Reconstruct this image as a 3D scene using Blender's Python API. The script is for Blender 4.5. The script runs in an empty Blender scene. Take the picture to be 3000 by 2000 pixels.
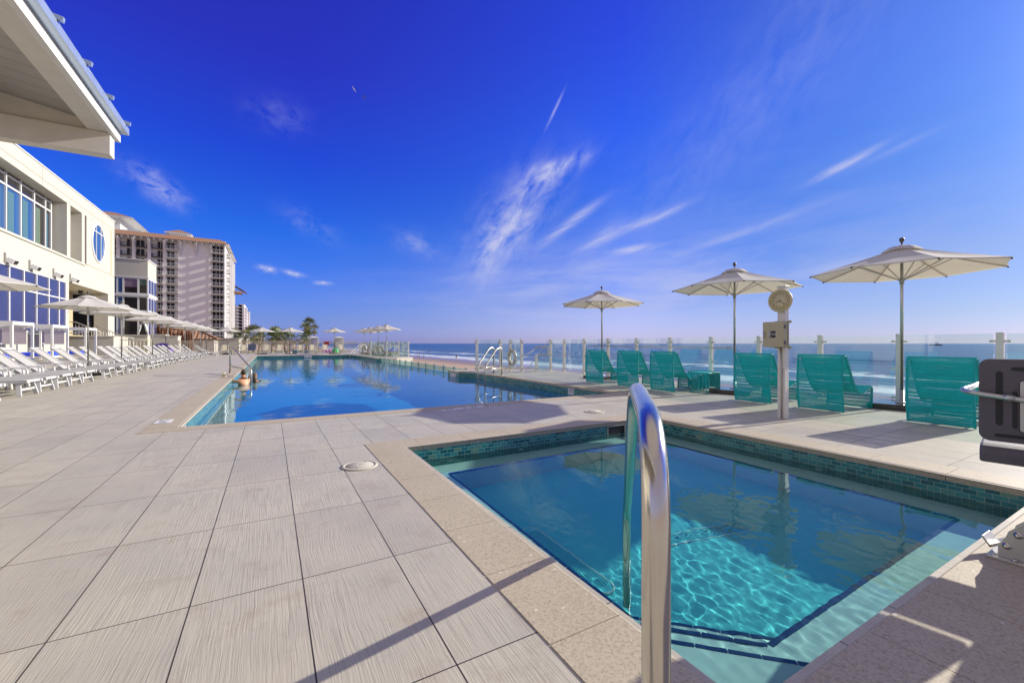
import bpy, bmesh, math, random
from mathutils import Vector, Matrix, noise
random.seed(7)
sc = bpy.context.scene
COL = sc.collection
R = math.radians
PI = math.pi
YAW = R(29.8); FPX = 1235.0; HC = 1.2; HY = 1006.0

def azel(px, py):
    th = math.atan((px-1500)/FPX)
    return th+YAW, math.atan((HY-py)/FPX*math.cos(th))
def at_y(px, Y):                       # world x of a column of the photograph at world Y
    return Y*math.tan(math.atan((px-1500)/FPX)+YAW)
def at_x(px, X):
    return X/math.tan(math.atan((px-1500)/FPX)+YAW)
def hz(X, Y, py):                      # height of a row of the photograph at world X,Y
    d = X*math.sin(YAW)+Y*math.cos(YAW)
    return HC+(HY-py)/FPX*d

# ------------------------------------------------------------------ materials
class NT:
    def __init__(s, nt): s.nt = nt
    def n(s, t, props=None, **inp):
        k = s.nt.nodes.new(t)
        for a, b in (props or {}).items(): setattr(k, a, b)
        for a, b in inp.items():
            a2 = a.replace('_', ' ')
            sk = None
            for q in k.inputs:
                if q.name == a2 or q.name == a: sk = q; break
            s.set(sk, b)
        return k
    def set(s, sk, v):
        if isinstance(v, bpy.types.NodeSocket): s.nt.links.new(v, sk)
        elif isinstance(v, bpy.types.Node): s.nt.links.new(v.outputs[0], sk)
        else:
            if isinstance(v, (tuple, list)) and len(v) == 3 and sk.type == 'RGBA': v = (*v, 1)
            sk.default_value = v
    def m(s, op, a, b=0.0, c=0.0, clamp=False):
        k = s.nt.nodes.new('ShaderNodeMath'); k.operation = op; k.use_clamp = clamp
        s.set(k.inputs[0], a); s.set(k.inputs[1], b)
        if op in ('MULTIPLY_ADD', 'SMOOTH_MIN', 'WRAP', 'COMPARE'): s.set(k.inputs[2], c)
        return k.outputs[0]
    def mix(s, f, a, b, bt='MIX'):
        k = s.nt.nodes.new('ShaderNodeMix'); k.data_type = 'RGBA'; k.blend_type = bt
        s.set(k.inputs[0], f); s.set(k.inputs[6], a); s.set(k.inputs[7], b)
        return k.outputs[2]
    def ramp(s, f, stops, interp='LINEAR'):
        k = s.nt.nodes.new('ShaderNodeValToRGB'); s.set(k.inputs[0], f)
        cr = k.color_ramp; cr.interpolation = interp
        while len(cr.elements) < len(stops): cr.elements.new(0.5)
        for e, (p, c) in zip(cr.elements, stops):
            e.position = p; e.color = (*c, 1) if len(c) == 3 else c
        return k.outputs[0]
    def noise(s, vec, scale, detail=3.0, rough=0.5, dist=0.0):
        k = s.n('ShaderNodeTexNoise', Scale=scale, Detail=detail, Roughness=rough, Distortion=dist)
        if vec is not None: s.set(k.inputs['Vector'], vec)
        return k.outputs[0]
    def mapping(s, vec, scale=(1,1,1), loc=(0,0,0), rot=(0,0,0)):
        k = s.n('ShaderNodeMapping', Scale=scale, Location=loc, Rotation=rot); s.set(k.inputs[0], vec)
        return k.outputs[0]
    def sep(s, v):
        k = s.n('ShaderNodeSeparateXYZ'); s.set(k.inputs[0], v); return k.outputs
    def comb(s, x, y, z):
        k = s.nt.nodes.new('ShaderNodeCombineXYZ')
        for i, v in enumerate((x, y, z)): s.set(k.inputs[i], v)
        return k.outputs[0]
    def bump(s, h, strength=0.3, dist=0.01):
        k = s.n('ShaderNodeBump', Strength=strength, Distance=dist); s.set(k.inputs['Height'], h)
        return k.outputs[0]

MATS = {}
def newmat(name):
    m = bpy.data.materials.new(name); m.use_nodes = True
    nt = m.node_tree; b = nt.nodes['Principled BSDF']
    MATS[name] = m
    t = NT(nt); t.geo = t.n('ShaderNodeNewGeometry').outputs[0]; t.b = b
    t.obj = t.n('ShaderNodeTexCoord').outputs['Object']
    return m, t
def pset(t, **kw):
    for k, v in kw.items(): t.set(t.b.inputs[k.replace('_', ' ')], v)
def simple(name, col, rough=0.6, metal=0.0, var=0.12, scale=6.0, bump=0.0, spec=0.5, coat=0.0):
    m, t = newmat(name)
    nz = t.noise(t.obj, scale, 5, 0.6)
    f = t.m('MULTIPLY_ADD', t.m('SUBTRACT', nz, 0.5), var*2.0, 1.0)
    c = t.mix(1.0, (*col, 1), t.comb(f, f, f), 'MULTIPLY')
    pset(t, Base_Color=c, Roughness=t.m('MULTIPLY_ADD', nz, 0.15, rough-0.07), Metallic=metal)
    t.b.inputs['Specular IOR Level'].default_value = spec
    t.b.inputs['Coat Weight'].default_value = coat
    if bump: pset(t, Normal=t.bump(t.noise(t.obj, scale*12, 4), 0.4, bump))
    return m

simple('white_paint', (0.692,0.678,0.638), .45)
simple('white_metal', (0.692,0.692,0.665), .35)
simple('cream_stucco', (.50,.48,.41), .85, var=.08, scale=1.5, bump=.004)
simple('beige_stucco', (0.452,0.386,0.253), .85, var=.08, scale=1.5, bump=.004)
simple('grey_soffit', (0.665,0.625,0.559), .7)
simple('steel', (.62,.58,.52), .19, metal=1.0, var=.10, scale=9)
simple('brushed_alu', (0.55,0.54,0.52), .38, metal=.9, var=.06)
simple('dark_metal', (0.1,0.095,0.09), .45, metal=.5)
simple('mid_grey_metal', (0.399,0.386,0.359), .45, metal=.4)
simple('sling_grey', (.42,.41,.39), .75, var=.06, scale=30)
simple('sling_cream', (0.532,0.479,0.359), .75, var=.06, scale=30)
simple('white_plastic', (.55,.55,.54), .4)
simple('beige_plastic', (0.692,0.638,0.479), .5)
simple('box_beige', (.44,.41,.27), .55, var=.1)
simple('clock_face', (.58,.52,.31), .5, var=.03)
simple('black', (0.012,0.012,0.013), .4)
simple('white_mark', (0.732,0.732,0.732), .5, var=.02)
simple('teal_rope', (.012,.50,.50), .5, var=.18, scale=14)
simple('teal_frame', (.010,.36,.37), .5, var=.1)
simple('tan_rope', (0.479,0.412,0.293), .7, var=.12, scale=14)
simple('blue_cushion', (0.0266,0.0798,0.825), .6)
simple('green_vinyl', (0.02,0.5,0.1), .35)
simple('purple_vinyl', (0.12,0.03,0.42), .35)
simple('slate_fabric', (0.133,0.173,0.253), .6)
simple('lift_plastic', (.115,.10,.115), .55, var=.15, scale=25, bump=.0012)
simple('lift_metal', (0.559,0.545,0.505), .35, metal=.5, var=.08)
simple('wood_brown', (0.213,0.0998,0.0466), .8, var=.35, scale=3)
simple('trunk', (0.213,0.16,0.106), .9, var=.3, scale=5)
simple('leaf', (.13,.17,.055), .55, var=.4, scale=1.5)
simple('leaf_dry', (.32,.26,.12), .7, var=.4, scale=1.5)
simple('skin', (0.55,0.27,0.14), .5, var=.06)
simple('hair_dark', (0.05,0.028,0.014), .55, var=.3, scale=40)
simple('hair_blond', (0.16,0.1,0.045), .5, var=.5, scale=60)
simple('cloth_dark', (0.03,0.035,0.05), .8)
simple('cloth_white', (0.85,0.85,0.85), .8)
simple('roof_metal', (0.439,0.532,0.665), .35, metal=.6, var=.06)
simple('far_wall', (.76,.74,.71), .85, var=.06, scale=.3)
simple('far_wall_lilac', (0.479,0.426,0.479), .85, var=.06, scale=.3)
simple('rail_white', (0.612,0.612,0.599), .5)
simple('rail_tan', (0.505,0.452,0.359), .5)
simple('hull', (0.05,0.07,0.1), .5)
simple('feather', (0.85,0.85,0.85), .7)
simple('feather_dark', (0.16,0.16,0.16), .7)

def glassmat(name, tint, refl=0.08, rough=0.02, grime=0.0):
    m = bpy.data.materials.new(name); m.use_nodes = True; MATS[name] = m
    nt = m.node_tree; nt.nodes.clear(); t = NT(nt)
    out = t.n('ShaderNodeOutputMaterial')
    tr = t.n('ShaderNodeBsdfTransparent', Color=tint)
    gl = t.n('ShaderNodeBsdfGlossy', Color=(1,1,1,1), Roughness=rough)
    bf = t.n('ShaderNodeNewGeometry').outputs['Backfacing']
    fr = t.n('ShaderNodeFresnel', IOR=t.m('ADD', 1.45, t.m('MULTIPLY', bf, 1/1.45-1.45)))
    f = t.m('ADD', fr.outputs[0], refl*0.3, clamp=True)
    a = t.n('ShaderNodeMixShader'); t.set(a.inputs[0], f); t.set(a.inputs[1], tr); t.set(a.inputs[2], gl)
    last = a
    if grime:
        g = t.n('ShaderNodeNewGeometry').outputs[0]
        v = t.mapping(g, scale=(1, 1, .35))
        nz = t.m('MULTIPLY', t.m('POWER', t.noise(v, 3.5, 6, .7), 3.0), grime, clamp=True)
        df = t.n('ShaderNodeBsdfDiffuse', Color=(.7,.75,.75,1))
        b = t.n('ShaderNodeMixShader'); t.set(b.inputs[0], nz); t.set(b.inputs[1], a.outputs[0]); t.set(b.inputs[2], df.outputs[0])
        last = b
    nt.links.new(last.outputs[0], out.inputs[0])
    return m
glassmat('fence_glass', (.90,.97,.955,1), .04, grime=.10)
glassmat('pool_glass', (.72,.92,.88,1), .06, grime=.8)

def windowmat(name, col, rough=.06):
    m, t = newmat(name)
    nz = t.noise(t.mapping(t.geo, scale=(.5,.5,.15)), 1.2, 2)
    pset(t, Base_Color=t.mix(nz, (*[c*.6 for c in col], 1), (*[c*1.4 for c in col], 1)), Roughness=rough)
    t.b.inputs['Specular IOR Level'].default_value = .9
    return m
windowmat('window_dark', (.010,.009,.012), .3); MATS['window_dark'].node_tree.nodes['Principled BSDF'].inputs['Specular IOR Level'].default_value = .15
windowmat('window_blue', (.030,.035,.12), .25)
windowmat('window_sky', (.03,.09,.24), .08)
windowmat('window_brown', (.030,.026,.025), .15); MATS['window_brown'].node_tree.nodes['Principled BSDF'].inputs['Specular IOR Level'].default_value = .3
simple('curtain_blue', (.05,.14,.20), .8, var=.2, scale=3)
simple('curtain_green', (.10,.15,.11), .8, var=.2, scale=3)
simple('curtain_mauve', (0.213,0.146,0.213), .8, var=.2)

# umbrella cloth, a little light passes through it
m, t = newmat('canvas')
nz = t.noise(t.obj, 3, 4)
pset(t, Base_Color=t.mix(nz, (.62,.61,.61,1), (.70,.69,.67,1)), Roughness=.85)
nt = m.node_tree
tl = t.n('ShaderNodeBsdfTranslucent', Color=(.60,.55,.40,1))
mx = t.n('ShaderNodeMixShader'); mx.inputs[0].default_value = .30
nt.links.new(t.b.outputs[0], mx.inputs[1]); nt.links.new(tl.outputs[0], mx.inputs[2])
nt.links.new(mx.outputs[0], nt.nodes['Material Output'].inputs[0])

# wood-look paving: 0.463 x 0.93 m pavers, grain along Y
m, t = newmat('wood_paver')
x, y, z = t.sep(t.geo)
u = t.m('DIVIDE', t.m('SUBTRACT', x, .142), .463)
v = t.m('DIVIDE', t.m('SUBTRACT', y, 2.40), .93)
iu = t.m('FLOOR', u); iv = t.m('FLOOR', v); fu = t.m('FRACT', u); fv = t.m('FRACT', v)
wn = t.n('ShaderNodeTexWhiteNoise', {'noise_dimensions': '2D'}); t.set(wn.inputs['Vector'], t.comb(iu, iv, 0))
rnd = wn.outputs[0]
off = t.m('MULTIPLY', rnd, 37.0)
gx = t.m('ADD', x, off); gy = t.m('ADD', y, t.m('MULTIPLY', off, 1.7))
warp = t.noise(t.comb(t.m('MULTIPLY', gx, 2.2), t.m('MULTIPLY', gy, .9), 0), 1.0, 3, .55)
gw = t.m('ADD', gx, t.m('MULTIPLY', warp, t.m('MULTIPLY_ADD', t.m('POWER', rnd, 3.0), .16, .05)))
gvec = t.comb(t.m('MULTIPLY', gw, 125.0), t.m('MULTIPLY', gy, 2.6), 0)
grain = t.noise(gvec, 1.0, 3, .62)
fine = t.noise(t.comb(t.m('MULTIPLY', gw, 260.0), t.m('MULTIPLY', gy, 12.0), 0), 1.0, 2, .5)
blot = t.noise(t.geo, 1.1, 5, .6)
blot2 = t.noise(t.mapping(t.geo, loc=(5,3,1)), 4.5, 6, .7)
edge = t.m('MINIMUM', t.m('MULTIPLY', t.m('MINIMUM', fu, t.m('SUBTRACT', 1, fu)), .463),
           t.m('MULTIPLY', t.m('MINIMUM', fv, t.m('SUBTRACT', 1, fv)), .93))
joint = t.m('LESS_THAN', edge, .0030)
gmask = t.ramp(t.noise(t.comb(t.m('ADD', t.m('MULTIPLY', gx, 2.6), 9.0), t.m('MULTIPLY', gy, 1.3), 2.0), 1.0, 4, .65), [(.36, (.15,.15,.15)), (.62, (1,1,1))])
gfac = t.m('ADD', t.m('MULTIPLY', t.m('SUBTRACT', t.ramp(grain, [(.28, (0,0,0)), (.56, (1,1,1))]), .68), gmask), .68)
c = t.mix(gfac, (.26,.24,.188,1), (.545,.522,.43,1))
c = t.mix(t.m('MULTIPLY', t.m('SUBTRACT', rnd, .15), .85, clamp=True), c, (.38,.355,.305,1))
c = t.mix(t.ramp(blot, [(.35, (0,0,0)), (.7, (.55,.55,.55))]), c, (.60,.54,.42,1))
c = t.mix(t.ramp(blot2, [(.54, (0,0,0)), (.74, (.75,.75,.75))]), c, (.37,.31,.235,1))
spot = t.noise(t.mapping(t.geo, loc=(1.3,8,0)), 2.6, 5, .75)
c = t.mix(t.ramp(spot, [(.66, (0,0,0)), (.77, (.85,.85,.85))]), c, (.14,.11,.075,1))
scr = t.noise(t.comb(t.m('MULTIPLY', gw, 70.0), t.m('MULTIPLY', gy, 1.4), 5.0), 1.0, 5, .75)
c = t.mix(t.ramp(scr, [(.60, (0,0,0)), (.70, (.65,.65,.65))]), c, (.20,.17,.135,1))
c = t.mix(joint, c, (.04,.03,.024,1))
hgt = t.m('SUBTRACT', t.m('ADD', grain, t.m('MULTIPLY', fine, .4)), t.m('MULTIPLY', joint, 3.0))
pset(t, Base_Color=c, Roughness=t.m('MULTIPLY_ADD', grain, .25, .38), Normal=t.bump(hgt, .6, .003))
t.b.inputs['Specular IOR Level'].default_value = .45

# cast stone coping with chips of shell and stone
m, t = newmat('coping_stone')
v1 = t.n('ShaderNodeTexVoronoi', Scale=38.0, Randomness=1.0); t.set(v1.inputs['Vector'], t.geo)
v2 = t.n('ShaderNodeTexVoronoi', Scale=13.0, Randomness=1.0); t.set(v2.inputs['Vector'], t.mapping(t.geo, rot=(0,0,.6), scale=(1,1.6,1)))
v3 = t.n('ShaderNodeTexVoronoi', Scale=90.0); t.set(v3.inputs['Vector'], t.geo)
cn = t.noise(t.geo, 1.6, 5)
c = t.mix(cn, (.42,.36,.255,1), (.56,.495,.375,1))
c = t.mix(t.ramp(t.noise(t.geo, 75, 4, .7), [(.45, (0,0,0)), (.72, (.9,.9,.9))]), c, (.27,.22,.15,1))
sel = t.m('GREATER_THAN', t.sep(v1.outputs['Color'])[0], .82)
c = t.mix(t.m('MULTIPLY', sel, t.m('LESS_THAN', t.m('ADD', v1.outputs['Distance'], t.m('MULTIPLY', t.noise(t.geo, 70, 2), .15)), .24)), c, (.57,.52,.44,1))
sel2 = t.m('GREATER_THAN', t.sep(v2.outputs['Color'])[1], .88)
c = t.mix(t.m('MULTIPLY', sel2, t.m('LESS_THAN', t.m('ADD', v2.outputs['Distance'], t.m('MULTIPLY', t.noise(t.geo, 40, 2), .12)), .20)), c, (.62,.57,.50,1))
sel3 = t.m('GREATER_THAN', t.sep(v3.outputs['Color'])[2], .86)
pit = t.m('MULTIPLY', sel3, t.m('LESS_THAN', v3.outputs['Distance'], .26))
c = t.mix(pit, c, (.13,.10,.07,1))
pset(t, Base_Color=c, Roughness=.62, Normal=t.bump(t.m('SUBTRACT', t.noise(t.geo, 140, 3), t.m('MULTIPLY', pit, 1.5)), .35, .002))

# glass mosaic bands, UV in metres
m, t = newmat('teal_tile')
uv = t.n('ShaderNodeTexCoord').outputs['UV']
bt = t.n('ShaderNodeTexBrick', {'offset': .5}, Color1=(.0,.0,.0,1), Color2=(1,1,1,1), Mortar=(.5,.5,.5,1), Scale=1.0,
         Mortar_Size=.0016, Mortar_Smooth=0.0, Brick_Width=.092, Row_Height=.043); t.set(bt.inputs['Vector'], uv)
uu, vv, _ = t.sep(uv)
tn = t.noise(uv, 5, 3)
bid = t.sep(bt.outputs['Color'])[0]
c = t.ramp(bid, [(.0, (.006,.085,.10)), (.45, (.02,.19,.21)), (.8, (.05,.27,.26)), (1, (.15,.28,.19))])
c = t.mix(t.m('MULTIPLY', tn, .35), c, (.01,.12,.16,1))
c = t.mix(bt.outputs['Fac'], c, (.40,.48,.38,1))
pset(t, Base_Color=c, Roughness=.15, Normal=t.bump(t.m('SUBTRACT', t.m('MULTIPLY', bid, .3), bt.outputs['Fac']), .3, .002))

def plaster(name, a, b):  # light absorbed by deeper water is put into these plaster colours
    m, t = newmat(name)
    n1 = t.noise(t.geo, 1.2, 5, .6); n2 = t.noise(t.geo, 22, 4, .6)
    pset(t, Base_Color=t.mix(t.m('MULTIPLY', t.m('ADD', n1, n2), .5), (*a, 1), (*b, 1)), Roughness=.8)
plaster('bench_plaster', (.42,.68,.60), (.58,.80,.70))
plaster('spa_floor_plaster', (.05,.52,.52), (.14,.70,.67))
plaster('pool_plaster', (.008,.30,.70), (.02,.42,.80))
plaster('pool_ledge_plaster', (.40,.52,.52), (.52,.62,.60))
simple('edge_tile', (0.004,0.035,0.085), .3, var=.3, scale=20)

# water sheet
m = bpy.data.materials.new('water'); m.use_nodes = True; MATS['water'] = m
nt = m.node_tree; nt.nodes.clear(); t = NT(nt)
out = t.n('ShaderNodeOutputMaterial')
gl = t.n('ShaderNodeBsdfGlass', Color=(.80,.97,1.0,1), Roughness=0.0, IOR=1.333)
nt.links.new(gl.outputs[0], out.inputs[0])
m = bpy.data.materials.new('water_far'); m.use_nodes = True; MATS['water_far'] = m
nt = m.node_tree; nt.nodes.clear(); t = NT(nt)
out = t.n('ShaderNodeOutputMaterial')
g = t.n('ShaderNodeNewGeometry').outputs[0]
h = t.m('ADD', t.noise(t.mapping(g, scale=(1,1,1)), 3.0, 3, .55), t.m('MULTIPLY', t.noise(g, 11, 2), .25))
gl = t.n('ShaderNodeBsdfGlass', Color=(.55,.90,1.0,1), Roughness=0.0, IOR=1.333)
t.set(gl.inputs['Normal'], t.bump(h, .5, .02))
nt.links.new(gl.outputs[0], out.inputs[0])

# roof tiles (barrel), object coordinates: ribs run across X
def rooftile(name, axis):
    m, t = newmat(name)
    x, y, z = t.sep(t.geo)
    a = x if axis == 'x' else y
    w = t.m('FRACT', t.m('DIVIDE', a, .55))
    r = t.m('ABSOLUTE', t.m('SUBTRACT', w, .5))
    row = t.m('FRACT', t.m('DIVIDE', z, .28))
    nz = t.noise(t.geo, 3.0, 3)
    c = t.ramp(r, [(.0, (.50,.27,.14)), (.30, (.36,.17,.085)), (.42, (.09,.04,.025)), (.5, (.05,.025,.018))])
    c = t.mix(t.m('MULTIPLY', nz, .5), c, (.50,.34,.22,1))
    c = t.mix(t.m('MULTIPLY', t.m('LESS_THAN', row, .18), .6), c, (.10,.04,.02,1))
    pset(t, Base_Color=c, Roughness=.8, Normal=t.bump(t.m('SUBTRACT', .5, r), 1.0, .12))
rooftile('roof_tile_x', 'x'); rooftile('roof_tile_y', 'y')

# metal deck soffit: ribs along X
m, t = newmat('metal_soffit')
x, y, z = t.sep(t.geo)
w = t.m('FRACT', t.m('DIVIDE', y, .30)); w2 = t.m('FRACT', t.m('DIVIDE', y, .075))
rib = t.m('LESS_THAN', t.m('ABSOLUTE', t.m('SUBTRACT', w, .5)), .09)
c = t.mix(t.noise(t.geo, 2, 3), (.33,.32,.30,1), (.42,.40,.38,1))
c = t.mix(t.m('MULTIPLY', rib, .35), c, (.22,.21,.20,1))
pset(t, Base_Color=c, Roughness=.5, Normal=t.bump(t.m('ADD', t.m('MULTIPLY', rib, 1.0), t.m('MULTIPLY', t.m('LESS_THAN', w2, .12), .3)), .8, .02))

# sand and sea
m, t = newmat('sand')
x, y, z = t.sep(t.geo)
n1 = t.noise(t.mapping(t.geo, scale=(.08,.02,.1)), 1.0, 5); n2 = t.noise(t.geo, 1.5, 5, .7)
wet = t.m('ADD', x, t.m('MULTIPLY', t.m('SUBTRACT', n1, .5), 22.0))
c = t.mix(t.m('MULTIPLY', t.m('ADD', n1, n2), .5), (.36,.25,.16,1), (.52,.39,.27,1))
c = t.mix(t.ramp(t.m('DIVIDE', t.m('SUBTRACT', wet, 36.0), 14.0, clamp=True), [(0, (0,0,0)), (1, (1,1,1))]), c, (.25,.17,.115,1))
pset(t, Base_Color=c, Roughness=t.m('SUBTRACT', .85, t.m('DIVIDE', t.m('SUBTRACT', wet, 36.0), 24.0, clamp=True)), Normal=t.bump(n2, .5, .05))
m, t = newmat('sea')
x, y, z = t.sep(t.geo)
wv = t.comb(t.m('MULTIPLY', x, .16), t.m('MULTIPLY', y, .035), 0)
n1 = t.noise(wv, 1.0, 6, .62, .3)
ch = t.noise(t.comb(t.m('MULTIPLY', x, 1.2), t.m('MULTIPLY', y, .35), 0), 1.0, 5, .65)
far = t.noise(t.comb(t.m('MULTIPLY', x, .012), t.m('MULTIPLY', y, .004), 0), 1.0, 4, .6)
warp = t.m('MULTIPLY', t.m('MULTIPLY', t.m('SUBTRACT', t.noise(t.comb(t.m('MULTIPLY', x, .02), t.m('MULTIPLY', y, .012), 0), 1.0, 4, .6), .5), 46.0), t.m('DIVIDE', t.m('SUBTRACT', x, 52.0), 40.0, clamp=True))
xs = t.m('SUBTRACT', t.m('ADD', x, warp), 57.5)
ph = t.m('FRACT', t.m('DIVIDE', xs, 27.0))
surf = t.m('POWER', t.m('SUBTRACT', 1.0, t.m('DIVIDE', xs, 150.0), clamp=True), 1.3)     # surf zone weight
lace = t.noise(t.comb(t.m('MULTIPLY', x, .55), t.m('MULTIPLY', y, .16), 0), 1.0, 6, .72, .6)
br = t.ramp(ph, [(0, (1,1,1)), (.30, (.42,.42,.42)), (.62, (.0,.0,.0)), (.94, (.15,.15,.15)), (1, (1,1,1))])
foam = t.m('GREATER_THAN', t.m('ADD', t.m('MULTIPLY', t.m('MULTIPLY', br, surf), .62), lace), t.m('MULTIPLY_ADD', surf, -.28, 1.06))
edgef = t.m('LESS_THAN', t.m('ADD', xs, t.m('MULTIPLY', lace, 9.0)), 5.5)
foam = t.m('MAXIMUM', foam, edgef)
base = t.mix(t.ramp(n1, [(.35, (0,0,0)), (.7, (1,1,1))]), (.006,.045,.10,1), (.045,.15,.26,1))
base = t.mix(t.m('MULTIPLY', surf, .65), base, (.13,.20,.25,1))
base = t.mix(t.m('MULTIPLY', t.m('GREATER_THAN', far, .62), .12), base, (.20,.27,.33,1))
c = t.mix(t.m('MULTIPLY', foam, t.m('MULTIPLY_ADD', ch, .9, .35, clamp=True)), base, (.66,.72,.78,1))
hh = t.m('ADD', t.m('MULTIPLY', n1, 1.0), t.m('MULTIPLY', ch, .35))
pset(t, Base_Color=c, Roughness=t.m('MULTIPLY_ADD', foam, .4, .30), Normal=t.bump(hh, 1.0, .9))
t.b.inputs['Specular IOR Level'].default_value = .35

m, t = newmat('granite')
v = t.n('ShaderNodeTexVoronoi', Scale=90.0); t.set(v.inputs['Vector'], t.geo)
pset(t, Base_Color=t.mix(t.noise(t.geo, 60, 4, .7), (.012,.010,.011,1), (.10,.085,.08,1)), Roughness=.12)
m, t = newmat('beach_towel')
nz = t.noise(t.obj, 7, 2, .5, 1.5)
pset(t, Base_Color=t.ramp(nz, [(.35, (.05,.25,.6)), (.42, (.8,.8,.85)), (.47, (.7,.05,.35)), (.55, (.75,.25,.6)), (.62, (.8,.75,.8)), (.7, (.2,.05,.4))], 'CONSTANT'), Roughness=.9)

# ------------------------------------------------------------------ mesh builder
class MB:
    def __init__(s): s.bm = bmesh.new(); s.uv = s.bm.loops.layers.uv.new('UVMap'); s.mats = []; s.cur = 0
    def mat(s, name):
        if name not in s.mats: s.mats.append(name)
        s.cur = s.mats.index(name); return s
    def face(s, pts, smooth=False, uv=None):
        vs = [s.bm.verts.new(p) for p in pts]
        f = s.bm.faces.new(vs); f.material_index = s.cur; f.smooth = smooth
        if uv:
            for l, q in zip(f.loops, uv): l[s.uv].uv = q
        return f
    def box(s, x0, x1, y0, y1, z0, z1, M=None, taper=None):
        c = [(x0,y0,z0),(x1,y0,z0),(x1,y1,z0),(x0,y1,z0),(x0,y0,z1),(x1,y0,z1),(x1,y1,z1),(x0,y1,z1)]
        if M is not None: c = [M @ Vector(p) for p in c]
        v = [s.bm.verts.new(p) for p in c]
        for q in ((3,2,1,0),(4,5,6,7),(0,1,5,4),(1,2,6,5),(2,3,7,6),(3,0,4,7)):
            f = s.bm.faces.new([v[i] for i in q]); f.material_index = s.cur
        return s
    def beam(s, p0, p1, w, h, up=(0,0,1)):
        p0 = Vector(p0); p1 = Vector(p1); d = p1-p0; L = d.length; d.normalize()
        u = Vector(up)
        if abs(d.dot(u)) > .98: u = Vector((1,0,0))
        sx = d.cross(u).normalized(); uz = sx.cross(d).normalized()
        M = Matrix((( *sx, 0), (*d, 0), (*uz, 0), (0,0,0,1))).transposed(); M.translation = p0
        return s.box(-w/2, w/2, 0, L, -h/2, h/2, M)
    def tube(s, pts, r, n=8, caps=True, closed=False):
        pts = [Vector(p) for p in pts]; rings = []
        N = len(pts)
        prev = None
        for i, p in enumerate(pts):
            if closed: t = (pts[(i+1) % N]-pts[i-1])
            else: t = pts[min(i+1, N-1)]-pts[max(i-1, 0)]
            t.normalize()
            if prev is None:
                a = Vector((0,0,1)) if abs(t.z) < .9 else Vector((1,0,0))
                u = t.cross(a).normalized()
            else:
                u = (prev - t*prev.dot(t)).normalized()
            prev = u; w = t.cross(u)
            rr = r[i] if isinstance(r, (list, tuple)) else r
            rings.append([s.bm.verts.new(p+(u*math.cos(2*PI*k/n)+w*math.sin(2*PI*k/n))*rr) for k in range(n)])
        M = N if closed else N-1
        for i in range(M):
            A = rings[i]; B = rings[(i+1) % N]
            for k in range(n):
                f = s.bm.faces.new((A[k], A[(k+1) % n], B[(k+1) % n], B[k])); f.smooth = n > 5; f.material_index = s.cur
        if caps and not closed:
            for q in (rings[0][::-1], rings[-1]):
                f = s.bm.faces.new(q); f.material_index = s.cur
        return s
    def lathe(s, prof, n=20, c=(0,0,0), M=None):
        rings = []
        for (r, z) in prof:
            ring = []
            for k in range(n):
                p = Vector((r*math.cos(2*PI*k/n), r*math.sin(2*PI*k/n), z))
                if M is not None: p = M @ p
                ring.append(s.bm.verts.new(p+Vector(c)))
            rings.append(ring)
        for A, B in zip(rings, rings[1:]):
            for k in range(n):
                f = s.bm.faces.new((A[k], A[(k+1) % n], B[(k+1) % n], B[k])); f.smooth = True; f.material_index = s.cur
        for q in (rings[0][::-1], rings[-1]):
            try:
                f = s.bm.faces.new(q); f.material_index = s.cur
            except ValueError: pass
        return s
    def prism(s, poly, z0, z1, M=None):
        a = [Vector((p[0], p[1], z0)) for p in poly]; b = [Vector((p[0], p[1], z1)) for p in poly]
        if M is not None: a = [M @ p for p in a]; b = [M @ p for p in b]
        A = [s.bm.verts.new(p) for p in a]; B = [s.bm.verts.new(p) for p in b]
        n = len(A)
        for k in range(n):
            f = s.bm.faces.new((A[k], A[(k+1) % n], B[(k+1) % n], B[k])); f.material_index = s.cur
        f = s.bm.faces.new(A[::-1]); f.material_index = s.cur
        f = s.bm.faces.new(B); f.material_index = s.cur
        return s
    def ball(s, c, r, n=12, sc_=(1,1,1)):
        prof = [(max(r*math.sin(PI*i/n), 1e-4), -r*math.cos(PI*i/n)) for i in range(n+1)]
        M = Matrix.Diagonal((*sc_, 1))
        return s.lathe(prof, n+4, c, M)
    def build(s, name, mat=None, parent=None, bevel=0, seg=2, recalc=True, weld=False):
        if weld: bmesh.ops.remove_doubles(s.bm, verts=s.bm.verts[:], dist=1e-5)
        if recalc: bmesh.ops.recalc_face_normals(s.bm, faces=s.bm.faces[:])
        me = bpy.data.meshes.new(name); s.bm.to_mesh(me); s.bm.free()
        if mat: me.materials.append(MATS[mat])
        for q in s.mats: me.materials.append(MATS[q])
        o = bpy.data.objects.new(name, me); COL.objects.link(o)
        if parent: o.parent = parent
        if bevel:
            b = o.modifiers.new('bevel', 'BEVEL'); b.width = bevel; b.segments = seg; b.limit_method = 'ANGLE'; b.angle_limit = R(40)
        return o

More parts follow.
